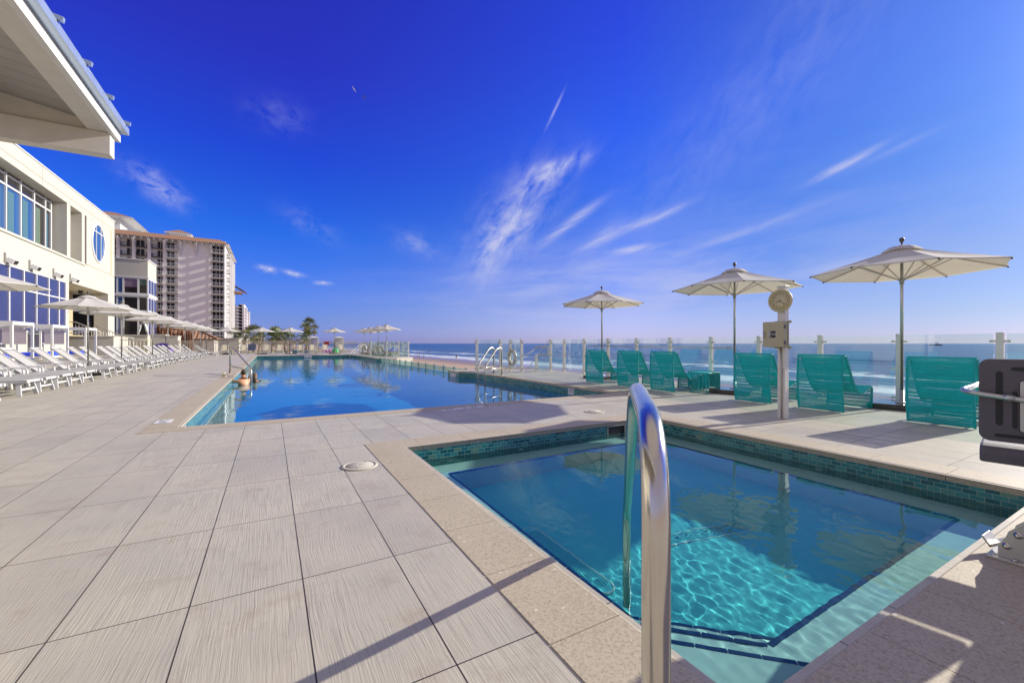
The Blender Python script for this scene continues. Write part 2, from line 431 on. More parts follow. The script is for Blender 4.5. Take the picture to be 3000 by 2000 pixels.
def tag(o, label=None, cat=None, group=None, kind=None):
    if label: o['label'] = label
    if cat: o['category'] = cat
    if group: o['group'] = group
    if kind: o['kind'] = kind
    return o
def thing(name, label, cat, loc=(0,0,0), rz=0, group=None):
    o = bpy.data.objects.new(name, None); o.empty_display_size = .2; COL.objects.link(o)
    o.location = loc; o.rotation_euler = (0, 0, rz)
    return tag(o, label, cat, group)
def copy_tree(o, parent=None):
    c = o.copy(); COL.objects.link(c)
    if parent: c.parent = parent
    for ch in list(o.children): copy_tree(ch, c)
    return c
def arc(c, r, a0, a1, n, f):
    return [f(c[0]+r*math.cos(a0+(a1-a0)*i/n), c[1]+r*math.sin(a0+(a1-a0)*i/n)) for i in range(n+1)]
def fillet(pts, r, n=6):
    pts = [Vector(p) for p in pts]; out = [pts[0]]
    for i in range(1, len(pts)-1):
        a, b, c = pts[i-1], pts[i], pts[i+1]
        u = (a-b); v = (c-b); ru = min(r, u.length*.49, v.length*.49)
        p = b+u.normalized()*ru; q = b+v.normalized()*ru
        for k in range(n+1):
            tt = k/n
            out.append(p*(1-tt)**2+b*2*tt*(1-tt)+q*tt**2)
    out.append(pts[-1]); return out
def text_mesh(name, s, size, M, mat, parent, depth=.001, align='CENTER'):
    cu = bpy.data.curves.new(name, 'FONT'); cu.body = s; cu.size = size; cu.align_x = align; cu.align_y = 'CENTER'; cu.extrude = depth
    tmp = bpy.data.objects.new(name+'_tmp', cu); COL.objects.link(tmp)
    dg = bpy.context.evaluated_depsgraph_get()
    me = bpy.data.meshes.new_from_object(tmp.evaluated_get(dg)); me.name = name
    bpy.data.objects.remove(tmp); bpy.data.curves.remove(cu)
    me.transform(M); me.materials.clear(); me.materials.append(MATS[mat])
    o = bpy.data.objects.new(name, me); COL.objects.link(o)
    if parent: o.parent = parent
    return o
def face_M(origin, right, up):
    r = Vector(right).normalized(); u = Vector(up).normalized(); n = r.cross(u)
    M = Matrix(((*r, 0), (*u, 0), (*n, 0), (0,0,0,1))).transposed(); M.translation = Vector(origin)
    return M

# ------------------------------------------------------------------ camera, light, sky
cam = bpy.data.cameras.new('camera'); co = bpy.data.objects.new('camera', cam); COL.objects.link(co); sc.camera = co
cam.sensor_width = 36; cam.lens = FPX/3000*36; cam.clip_start = .05; cam.clip_end = 60000
co.location = (0, 0, HC); co.rotation_euler = (R(90), 0, -YAW)
cam.shift_y = 6/3000

SUN = Vector((2.5, -.24, 1.0)).normalized()
sl = bpy.data.lights.new('sun', 'SUN'); sl.energy = 3.4; sl.angle = R(.5); sl.color = (1, .93, .80)
so = bpy.data.objects.new('sun', sl); COL.objects.link(so)
so.rotation_euler = SUN.to_track_quat('Z', 'Y').to_euler(); so.location = (30, -4, 30)
sl.cycles.is_caustics_light = True

w = bpy.data.worlds.new('World'); sc.world = w; w.use_nodes = True
nt = w.node_tree; t = NT(nt); bg = nt.nodes['Background']
sky = t.n('ShaderNodeTexSky', {'sky_type': 'NISHITA'})
sky.sun_disc = False; sky.sun_elevation = math.asin(SUN.z); sky.sun_rotation = math.atan2(SUN.x, SUN.y)
sky.altitude = 0; sky.air_density = 1.0; sky.dust_density = .4; sky.ozone_density = 2.5
gen = t.n('ShaderNodeTexCoord').outputs['Generated']
x, y, z = t.sep(gen)
az = t.m('ARCTAN2', x, y); el = t.m('ARCSINE', z)
hs = t.n('ShaderNodeHueSaturation', Saturation=1.0); t.set(hs.inputs['Color'], sky.outputs[0])
# colour grading of the sky: richer and bluer with height and away from the sun (ramps hold half values)
elf = t.m('DIVIDE', el, R(50), clamp=True)
ssd = t.m('MULTIPLY_ADD', t.m('COSINE', t.m('SUBTRACT', az, R(85))), .5, .5)
H_ = lambda L: [(p, tuple(v/2 for v in c)) for p, c in L]
gA = t.ramp(elf, H_([(0, (.45,.54,1.8)), (.06, (.38,.51,1.4)), (.26, (.12,.47,1.62)), (.44, (.13,.30,1.75)), (.62, (.24,.21,1.66))]))
gC = t.ramp(elf, H_([(0, (.66,.70,1.6)), (.10, (.58,.58,1.15)), (.34, (.22,.46,1.35)), (.52, (.18,.41,1.7)), (.74, (.2,.3,1.78))]))
gB = t.ramp(elf, H_([(0, (.29,.37,.91)), (.06, (.29,.38,.73)), (.18, (.30,.40,.71)), (.38, (.23,.43,.94)), (.58, (.29,.5,1.2))]))
fAC = t.ramp(ssd, [(.58, (0,0,0)), (.84, (1,1,1))]); fCB = t.ramp(ssd, [(.88, (0,0,0)), (1.0, (1,1,1))])
grade = t.mix(fCB, t.mix(fAC, gA, gC), gB)
skyc = t.mix(1.0, sky.outputs[0], grade, 'MULTIPLY')
# thin clouds: three shared wisp fields, masked where the clouds stand
def field(ang, sx, sy, seed, lo, hi, det=5):
    ca_, sa_ = math.cos(R(ang)), math.sin(R(ang))
    u = t.m('ADD', t.m('MULTIPLY', az, ca_*sx), t.m('MULTIPLY', el, sa_*sx))
    v = t.m('SUBTRACT', t.m('MULTIPLY', el, ca_*sy), t.m('MULTIPLY', az, sa_*sy))
    return t.ramp(t.noise(t.comb(u, v, seed), 1.0, det, .62, .35), [(lo, (0,0,0)), (hi, (1,1,1))])
F = {'d': field(48, 13, 27, 1.3, .34, .70, 7), 'w': field(20, 7, 48, 3.1, .28, .66), 'p': field(-10, 30, 44, 7.7, .36, .68, 6), 'h': field(4, 5, 26, 9.2, .30, .74)}
def streak(kind, px, py, ang, lx, ly, amp):
    a0, e0 = azel(px, py); ca_, sa_ = math.cos(R(ang)), math.sin(R(ang))
    dx = t.m('SUBTRACT', az, a0); dy = t.m('SUBTRACT', el, e0)
    u = t.m('ADD', t.m('MULTIPLY', dx, ca_/R(lx)), t.m('MULTIPLY', dy, sa_/R(lx)))
    v = t.m('SUBTRACT', t.m('MULTIPLY', dy, ca_/R(ly)), t.m('MULTIPLY', dx, sa_/R(ly)))
    r2 = t.m('ADD', t.m('MULTIPLY', u, u), t.m('MULTIPLY', v, v))
    return t.m('MULTIPLY', t.m('MULTIPLY', t.m('EXPONENT', t.m('MULTIPLY', r2, -1.0)), F[kind]), amp)
cl = None
for a in [('d',1510,640,48,6.8,3.3,.95),('d',1620,510,25,4.5,1.1,.75),('d',1440,730,75,3.2,1.6,.75),('d',1650,480,8,4,.7,.4),
          ('w',1670,655,33,4.2,.55,.8),('w',1760,700,30,3.2,.9,.6),('w',1900,645,18,4.2,.5,.75),
          ('w',1860,730,6,2.4,.45,1.0),('w',2180,680,15,7,.4,.45),('w',2470,484,20,2.6,.34,1.3),('w',2620,440,17,3,.3,.25),
          ('d',1622,330,58,1.8,.16,.8),
          ('p',460,545,-30,2.4,1.1,.75),('p',820,340,0,3.0,1.5,.14),('p',1220,715,-20,2.8,1.3,.3),('p',910,660,-25,3.0,1.2,.22),
          ('p',782,788,-8,1.0,.32,1.3),('p',864,802,-10,1.0,.28,1.2),('p',945,829,0,.8,.22,1.4),
          ('h',1750,850,2,22,4.5,.58),('h',2300,800,4,22,6,.18),('d',2250,260,38,26,5,.14),('w',2420,790,10,4,.5,.35),('h',2200,620,12,20,6,.10)]:
    s_ = streak(*a); cl = s_ if cl is None else t.m('ADD', cl, s_)
cl = t.m('MINIMUM', cl, .85)
# fill light added to unseen sky: overhead, behind the viewpoint, and round the sun
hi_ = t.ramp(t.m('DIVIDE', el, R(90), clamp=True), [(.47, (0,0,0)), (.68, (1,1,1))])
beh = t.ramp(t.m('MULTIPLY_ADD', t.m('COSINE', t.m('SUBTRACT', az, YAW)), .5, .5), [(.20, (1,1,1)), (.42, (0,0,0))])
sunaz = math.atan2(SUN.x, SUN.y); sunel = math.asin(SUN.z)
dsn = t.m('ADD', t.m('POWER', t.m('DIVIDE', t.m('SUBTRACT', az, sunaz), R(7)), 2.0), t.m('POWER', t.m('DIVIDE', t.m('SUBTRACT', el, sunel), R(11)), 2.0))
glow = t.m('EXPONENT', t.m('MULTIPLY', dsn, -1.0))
sky_fill = t.m('MULTIPLY', t.m('MAXIMUM', hi_, t.m('MULTIPLY', beh, .8)), t.m('MULTIPLY_ADD', F['h'], .35, .65))
skyc = t.mix(cl, skyc, (2.35,2.45,3.55,1))
skyc = t.mix(sky_fill, skyc, (2.5,2.2,1.85,1))
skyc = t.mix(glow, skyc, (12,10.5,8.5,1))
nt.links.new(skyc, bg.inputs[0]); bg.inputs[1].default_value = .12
w.cycles.sampling_method = 'MANUAL'; w.cycles.sample_map_resolution = 512
sc.view_settings.view_transform = 'Standard'; sc.view_settings.look = 'None'; sc.view_settings.exposure = 1.0
cy = sc.cycles
cy.use_denoising = True; cy.max_bounces = 9; cy.transparent_max_bounces = 24; cy.transmission_bounces = 6; cy.glossy_bounces = 4; cy.diffuse_bounces = 3
cy.caustics_refractive = True; cy.caustics_reflective = False; cy.sample_clamp_indirect = 6.0; cy.blur_glossy = .3
# ------------------------------------------------------------------ deck, pools, water
def poly_sheet(name, polys, mat, kind='structure', z=0.0):
    mb = MB()
    for p in polys: mb.face([(a, b, z) for a, b in p])
    bmesh.ops.recalc_face_normals(mb.bm, faces=mb.bm.faces[:])
    for f in mb.bm.faces:
        if f.normal.z < 0: f.normal_flip()
    return mb
deck_polys = [[(-40,-8),(-1.13,-8),(-1.13,62.5),(-40,62.5)],
 [(-1.13,-8),(1.37,-8),(1.37,7.63),(-1.13,7.63)],
 [(1.37,-8),(5.35,-8),(5.35,.82),(1.37,.82)], [(1.37,4.83),(5.35,4.83),(5.35,7.63),(1.37,7.63)],
 [(5.35,-8),(10.95,-8),(10.95,7.63),(5.35,7.63)],
 [(7.37,7.63),(10.95,7.63),(10.95,16.6),(7.37,16.6)],
 [(6.97,16.7),(7.37,16.33),(7.37,16.6),(9.3,16.6),(9.3,17.9),(6.9,17.78)],
 [(-1.13,47.58),(7.48,47.58),(7.48,62.5),(-1.13,62.5)],
 [(7.48,35.42),(9.2,35.42),(10.8,36.3),(10.95,62.5),(7.48,62.5)]]
mb = poly_sheet('deck', deck_polys, None)
for a, b in [((10.95,-8),(10.95,16.6)), ((10.95,16.6),(9.3,16.6)), ((9.3,16.6),(9.3,17.9)), ((9.3,17.9),(7.9,17.9)), ((7.9,17.9),(7.9,35.42)),
             ((7.9,35.42),(9.2,35.42)), ((9.2,35.42),(10.8,36.3)), ((10.8,36.3),(10.95,62.5)), ((10.95,62.5),(-40,62.5))]:
    mb.mats = ['wood_paver', 'cream_stucco']; mb.cur = 1
    zt0 = -.32 if a == (7.9,17.9) else 0
    mb.face([(a[0],a[1],zt0),(b[0],b[1],zt0),(b[0],b[1],-4.4),(a[0],a[1],-4.4)])
mb.mats = ['wood_paver', 'cream_stucco']
tag(mb.build('pool_deck', recalc=False), kind='structure')

def coping_run(mb, a, b, inn, out, n_off=0.0, stone=.61, z=.004, th=.062):
    """stones from a to b; inner edge offset inn (towards the pool, left of a->b), outer edge offset out"""
    a = Vector((*a, 0)); b = Vector((*b, 0)); d = (b-a); L = d.length; d.normalize(); nrm = Vector((-d.y, d.x, 0))
    n = max(1, round(L/stone)); s = L/n
    for i in range(n):
        p0 = a+d*(i*s+.0022); p1 = a+d*((i+1)*s-.0022)
        dz = .0006*math.sin(i*12.9)
        M = Matrix((( *d, 0), (*nrm, 0), (0,0,1,0), (0,0,0,1))).transposed(); M.translation = p0
        l = (p1-p0).length; r = .018
        prof = [(-out, -th), (inn, -th), (inn, -r), (inn-r*.3, -r*.35), (inn-r, 0), (-out, 0)]
        A = [mb.bm.verts.new(M @ Vector((0, q[0], z+dz+q[1]))) for q in prof]; B = [mb.bm.verts.new(M @ Vector((l, q[0], z+dz+q[1]))) for q in prof]
        k = len(A)
        for j in range(k):
            f = mb.bm.faces.new((A[j], B[j], B[(j+1) % k], A[(j+1) % k])); f.material_index = mb.cur
        mb.bm.faces.new(A[::-1]); mb.bm.faces.new(B)
mb = MB()      # spa coping, counter-clockwise so the water is on the left
coping_run(mb, (1.35,4.85-.0), (1.35,.8), .0, .385)       # left side (water at +x): direction -y, left is +x
coping_run(mb, (.965,.8), (5.75,.8), .0, .42)
coping_run(mb, (5.37,.8), (5.37,4.85), .0, .38)
coping_run(mb, (5.75,4.85), (.965,4.85), .0, .385)
tag(mb.build('spa_coping', 'coping_stone'), kind='structure')
PO = [(-1.15,7.65),(7.35,7.65),(7.35,16.35),(6.95,16.7),(6.88,17.8),(7.8,17.9),(7.8,35.4),(7.5,35.4),(7.5,47.6),(-1.15,47.6)]
mb = MB()
coping_run(mb, (-1.55,7.65), (7.71,7.65), .0, .36)
coping_run(mb, (7.35,7.65), (7.35,16.35), .0, .36)
coping_run(mb, (7.35,16.35), (6.95,16.7), .0, .30); coping_run(mb, (6.95,16.7), (6.88,17.8), .0, .36)
coping_run(mb, (7.5,35.4), (7.5,47.6), .0, .36); coping_run(mb, (7.9,47.6), (-1.15,47.6), .0, .36)
coping_run(mb, (-1.15,47.6), (-1.15,7.65), .0, .40)
tag(mb.build('pool_coping', 'coping_stone'), kind='structure')

def wall(mb, a, b, z0, z1):
    L = math.dist(a, b)
    mb.face([(a[0],a[1],z1),(b[0],b[1],z1),(b[0],b[1],z0),(a[0],a[1],z0)], uv=[(0,z1),(L,z1),(L,z0),(0,z0)])
def basin(name, poly, bands, floor_z, floor_mat, wall_mat):
    mb = MB()
    n = len(poly)
    for i in range(n):
        a, b = poly[i], poly[(i+1) % n]
        if name == 'pool_basin' and i == 5:
            mb.mat(wall_mat); wall(mb, a, b, floor_z, -.30); continue
        mb.mat('teal_tile'); wall(mb, a, b, bands, -.055)
        mb.mat(wall_mat); wall(mb, a, b, floor_z, bands)
    mb.mat(floor_mat); f = mb.face([(x, y, floor_z) for x, y in poly])
    return mb
spa = [(1.36,.81),(5.36,.81),(5.36,4.84),(1.36,4.84)]
WS = -.18
mb = basin('spa_basin', spa, WS-.285, WS-.90, 'spa_floor_plaster', 'bench_plaster')
RECV = []
o = mb.build('spa_basin', recalc=False); tag(o, kind='structure'); RECV.append(o)
# bench round the spa, corner steps, dark edge tiles
zb = WS-.30
mb = MB(); mb.mat('bench_plaster')
bi = (1.76, 5.0, 1.22, 4.50)
for (x0,x1,y0,y1) in ((1.365,bi[0],.815,4.835),(bi[0],5.355,4.50,4.835),(bi[1],5.355,.815,4.50),(bi[0],bi[1],.815,bi[2])):
    mb.box(x0,x1,y0,y1,WS-.90,zb)
# diagonal steps in the near left corner (x+y = const)
mb.prism([(bi[0]+.003,bi[2]+.003),(2.62,bi[2]+.003),(bi[0]+.003,2.08)], WS-.90, WS-.60)
mb.prism([(bi[0]+.003,bi[2]+.003),(2.20,bi[2]+.003),(bi[0]+.003,1.66)], WS-.60, zb-.006)
mb.prism([(1.37,.82),(2.29,.82),(1.37,1.74)], zb+.002, WS-.14)
o = mb.build('spa_bench'); tag(o, kind='structure'); RECV.append(o)
mb = MB(); mb.mat('edge_tile')
def tiles(a, b, z, w=.028, s=.15, th=.006, side=1):
    a = Vector((*a, 0)); b = Vector((*b, 0)); d = b-a; L = d.length; d.normalize(); nn = Vector((-d.y, d.x, 0))*side
    n = max(1, round(L/s)); s = L/n
    for i in range(n):
        p = a+d*(i*s+.003); M = Matrix(((*d,0),(*nn,0),(0,0,1,0),(0,0,0,1))).transposed(); M.translation = p
        mb.box(0, s-.006, -.004, w, z-.03, z+th, M)
tiles((bi[0],bi[3]), (bi[1],bi[3]), zb, side=1); tiles((bi[1],bi[2]), (bi[1],bi[3]), zb, side=-1)
tiles((bi[0],bi[2]+.5), (bi[0],bi[3]), zb, side=1, w=.02); tiles((2.2,bi[2]), (bi[1],bi[2]), zb, side=-1)
tiles((bi[0],2.08),(2.62,bi[2]), WS-.60, side=-1, w=.02); tiles((bi[0],1.66),(2.20,bi[2]), zb, side=-1, w=.02); tiles((1.37,1.74),(2.29,.82), WS-.14, side=-1, w=.02)
o = mb.build('spa_edge_tiles'); tag(o, kind='structure'); RECV.append(o)

zf = WS-.90
def drain(x, y, L, rz, label):
    th = thing('floor_drain', label, 'drain', (x, y, zf), rz, 'channel drains in the spa floor')
    mb = MB()
    pts = arc((0, L/2), .085, 0, PI, 10, lambda a, b: (a, b))+arc((0, -L/2), .085, PI, 2*PI, 10, lambda a, b: (a, b))
    mb.tube([(a, b, .006) for a, b in pts], .008, 6, closed=True); mb.build('rim', 'bench_plaster', th)
    mb = MB(); mb.prism(pts, .001, .005); 
    mb.build('cover', 'spa_floor_plaster', th)
    mb = MB()
    for k in range(7): mb.box(-.060+k*.02-.0012, -.060+k*.02+.0012, -L/2, L/2, .006, .008)
    mb.build('slots', 'edge_tile', th)
    for q in th.children: RECV.append(q)
drain(2.13, 2.86, .92, R(3), 'long channel drain on the spa floor on the near left, by the steps')
drain(3.42, 2.48, .92, R(75), 'long channel drain in the middle of the sunlit spa floor')
def jet(x, y, z, nrm, label):
    th = thing('return_jet', label, 'jet', (x, y, z), 0, 'white return jets under the spa water')
    M = Vector(nrm).to_track_quat('Z', 'Y').to_matrix().to_4x4()
    mb = MB(); mb.lathe([(.0,.004),(.018,.004),(.022,.008),(.040,.008),(.045,.001)], 16, M=M); mb.build('collar', 'white_plastic', th)
    mb = MB(); mb.lathe([(.0,.012),(.012,.012),(.012,.004)], 10, M=M); mb.build('nozzle', 'mid_grey_metal', th)
for i, (xx, nm) in enumerate([(1.9,'leftmost'),(2.9,'second from the left'),(3.9,'third from the left'),(4.8,'rightmost')]):
    jet(xx, 4.835, WS-.13, (0,-1,0), f'small white jet under water in the far spa wall, {nm} of four')
jet(5.35, 2.4, WS-.13, (-1,0,0), 'small white jet in the right spa wall under the phone post')
jet(3.0, 4.495, WS-.5, (0,-1,0), 'small white jet low on the face of the far spa bench')

# main pool
WP = -.25
mb = basin('pool_basin', PO, WP-.22, WP-1.9, 'pool_plaster', 'pool_plaster')
o = mb.build('pool_basin', recalc=False); tag(o, kind='structure'); RECV.append(o)
mb = MB(); mb.box(-1.145, -.68, 7.66, 47.5, WP-.9, WP-.38); mb.box(-.68, -.10, 17.0, 20.5, WP-.9, WP-.62)
o = mb.build('pool_ledge', 'pool_ledge_plaster'); tag(o, kind='structure'); RECV.append(o)

def water(name, poly, cell, fn, z, mat):
    xs = [p[0] for p in poly]; ys = [p[1] for p in poly]
    x0, x1, y0, y1 = min(xs), max(xs), min(ys), max(ys)
    def row_range(y):
        c = []
        for i in range(len(poly)):
            a, b = poly[i], poly[(i+1) % len(poly)]
            if (a[1] <= y < b[1]) or (b[1] <= y < a[1]): c.append(a[0]+(y-a[1])*(b[0]-a[0])/(b[1]-a[1]))
        return (min(c), max(c)) if len(c) > 1 else (x0, x1)
    ny = int((y1-y0)/cell)+1; nx = int((x1-x0)/cell)+1
    bm = bmesh.new(); rows = []
    for j in range(ny+1):
        y = y0+(y1-y0)*j/ny; a, b = row_range(min(max(y, y0+1e-3), y1-1e-3))
        row = []
        for i in range(nx+1):
            x = a+(b-a)*i/nx; row.append(bm.verts.new((x, y, z+fn(x, y))))
        rows.append(row)
    for A, B in zip(rows, rows[1:]):
        for k in range(nx):
            f = bm.faces.new((A[k], A[k+1], B[k+1], B[k])); f.smooth = True
    me = bpy.data.meshes.new(name); bm.to_mesh(me); bm.free(); me.materials.append(MATS[mat])
    o = bpy.data.objects.new(name, me); COL.objects.link(o); tag(o, kind='structure')
    o.cycles.is_caustics_caster = True
    return o
nz = noise.noise
def spa_h(x, y):
    d2 = ((x-2.7)**2*.55+(y-1.75)**2*1.0)
    a = math.exp(-d2/1.6)
    edge = min(1, min(x-1.35, 5.37-x, y-.8, 4.85-y)*6)
    e = .0006*nz(Vector((x*3, y*3, 0)))+.0002*nz(Vector((x*9, y*7, 2)))
    e += a*(.0012*nz(Vector((x*8, y*8, 5)))+.0013*nz(Vector((x*16, y*14, 9)))+.0007*nz(Vector((x*30, y*26, 4))))
    return e
water('spa_water', [(1.36,.81),(8.2,.81),(8.2,4.84),(1.36,4.84)], .020, spa_h, WS, 'water')  # right part unseen under the deck, added so refracted sun lights the floor
def pool_h(x, y):
    k = min(1.0, .35+y/60)
    return k*(.0032*nz(Vector((x*1.6, y*2.6, 0)))+.0020*nz(Vector((x*3.5, y*6.0, 3)))+.0007*nz(Vector((x*8, y*11, 6))))
water('pool_water', [(-1.15,7.65),(10.7,7.65),(10.7,16.35)]+PO[3:], .105, pool_h, WP, 'water')  # hidden strip under the right deck added to let sunlight onto the basin
for o in RECV: o.cycles.is_caustics_receiver = True

# depth markers
def marker(name, label, origin, right, up, wd, ht, txt, size, sym=False):
    th = thing(name, label, 'depth marker', origin)
    M = face_M((0,0,0), right, up)
    n = M.to_3x3() @ Vector((0,0,1))
    mb = MB(); mb.box(-wd/2, wd/2, -ht/2, ht/2, 0, .004, M); mb.build('plate', 'white_mark', th)
    for i, (s_, dx) in enumerate(txt):
        text_mesh('lettering', s_, size, M @ Matrix.Translation((dx, 0, .0045)), 'black', th, .0006)
    if sym:
        mb = MB(); q = [M @ Vector((wd/2-ht/2+ht*.36*math.cos(a*PI/10), ht*.36*math.sin(a*PI/10), .006)) for a in range(20)]
        mb.tube(q, .005, 6, closed=True); mb.tube([q[7], q[17]], .005, 6); mb.build('prohibition_ring', 'mid_grey_metal', th)
marker('depth_marker', 'white tile marker reading 7 FT in the right hand tile band of the big pool', (7.345,9.48,-.152), (0,-1,0), (0,0,1), .26, .17, [('7', -.070), ('F', .012), ('T', .080)], .15)
marker('depth_marker', 'white strip reading 6 FT 6 IN at the near edge of the big pool', (3.12,7.21,.0025), (1,.1,0), (-.1,1,0), 1.10, .15, [('6', -.50), ('FT', -.30), ('6', 0), ('IN', .20)], .14, True)
marker('depth_marker', 'white depth plate on the left coping near the big pool corner', (-1.42,8.25,.0068), (0,1,0), (-1,0,0), .34, .2, [('6 FT', 0)], .15)
marker('depth_marker', 'white depth tile in the sunlit left tile band near the pool corner', (-1.146,8.05,-.15), (0,1,0), (0,0,1), .30, .17, [('6', -.08), ('FT', .05)], .15)
marker('depth_marker', 'white tile reading 6 FT 1 on the far right block of the pool', (6.905,17.2,-.155), (0.06,-1,0), (0,0,1), .62, .17, [('6', -.22), ('FT', -.06), ('1', .12)], .15, True)
marker('depth_marker', 'small white depth tile in the far wall of the big pool', (3.3,47.59,-.13), (1,0,0), (0,0,1), .7, .15, [('5', -.22), ('FT', .1)], .15)

def skimmer_lid(x, y, label, rz=0):
    th = thing('skimmer', label, 'skimmer', (x, y, .0), rz)
    mb = MB(); mb.lathe([(.0,.012),(.125,.012),(.130,.007),(.140,.007),(.143,.012),(.163,.011),(.170,.001)], 40); mb.build('cover', 'cream_stucco', th)
    for a in (.5, 2.2, 3.9): mb = MB(); mb.lathe([(.0,.0145),(.009,.0145),(.010,.012)], 8, (.105*math.cos(a), .105*math.sin(a), 0)); mb.build('screw', 'mid_grey_metal', th)
    mb = MB(); mb.tube([(-.04,0,.0125),(.0,.025,.0125),(.04,0,.0125)], .003, 5); mb.build('lift_groove', 'mid_grey_metal', th)
skimmer_lid(.76, 4.33, 'round white skimmer lid in the paving at the far left corner of the spa', .4)
skimmer_lid(4.95, 5.72, 'round white skimmer lid in the paving behind the steel handrail', 1.4)
th = thing('skimmer_mouth', 'dark skimmer opening in the far tile wall of the spa', 'skimmer', (4.62, 4.838, -.13))
mb = MB(); mb.box(-.17,.17,-.004,.0,-.085,.06); mb.build('opening', 'black', th)
mb = MB()
for q in ((-.185,-.17,-.09,.07),(.17,.185,-.09,.07),(-.17,.17,.06,.07),(-.17,.17,-.09,-.085)): mb.box(q[0],q[1],-.012,.0,q[2],q[3])
mb.build('surround', 'mid_grey_metal', th)

# ------------------------------------------------------------------ shore
mb = MB()
xsn = [-6000, -600, 10, 30, 45, 56, 75, 120]; zs = [-3.4,-3.4,-3.4,-3.6,-3.82,-4.0,-4.5,-6]
ysn = [-2000, -100, 0, 60, 150, 400, 1200, 8000]
for i in range(len(xsn)-1):
    for j in range(len(ysn)-1):
        mb.face([(xsn[i],ysn[j],zs[i]),(xsn[i+1],ysn[j],zs[i+1]),(xsn[i+1],ysn[j+1],zs[i+1]),(xsn[i],ysn[j+1],zs[i])])
tag(mb.build('beach', 'sand', weld=True), kind='structure')
mb = MB(); bm = mb.bm
xg = [50+1.6*i for i in range(100)]+[215+12*i for i in range(12)]+[360,500,800,1500,4000,12000,40000]
yg = [-60,-30]+[-15+5*i for i in range(60)]+[300,340,400,500,700,1200,4000,12000,40000]
rows = []
for Y in yg:
    row = []
    for X in xg:
        zz = -4.0
        if X < 210 and Y < 500:
            wob = 9*nz(Vector((X*.012, Y*.010, 1)))+5*nz(Vector((X*.03, Y*.025, 7)))
            ph = ((X+wob*2)/21.0) % 1.0
            a = max(0, min(1, (X-66)/30))*(1-min(1, max(0, (X-150)/60)))
            zz += a*.55*math.exp(-((ph-.12)/.09)**2)*(.6+.8*nz(Vector((X*.03, Y*.02, 3)))) + .05*nz(Vector((X*.3, Y*.12, 2)))
        row.append(bm.verts.new((X, Y, zz)))
    rows.append(row)
for A, B in zip(rows, rows[1:]):
    for k in range(len(xg)-1):
        f = bm.faces.new((A[k], A[k+1], B[k+1], B[k])); f.smooth = True
tag(mb.build('sea', 'sea', recalc=False), kind='structure')

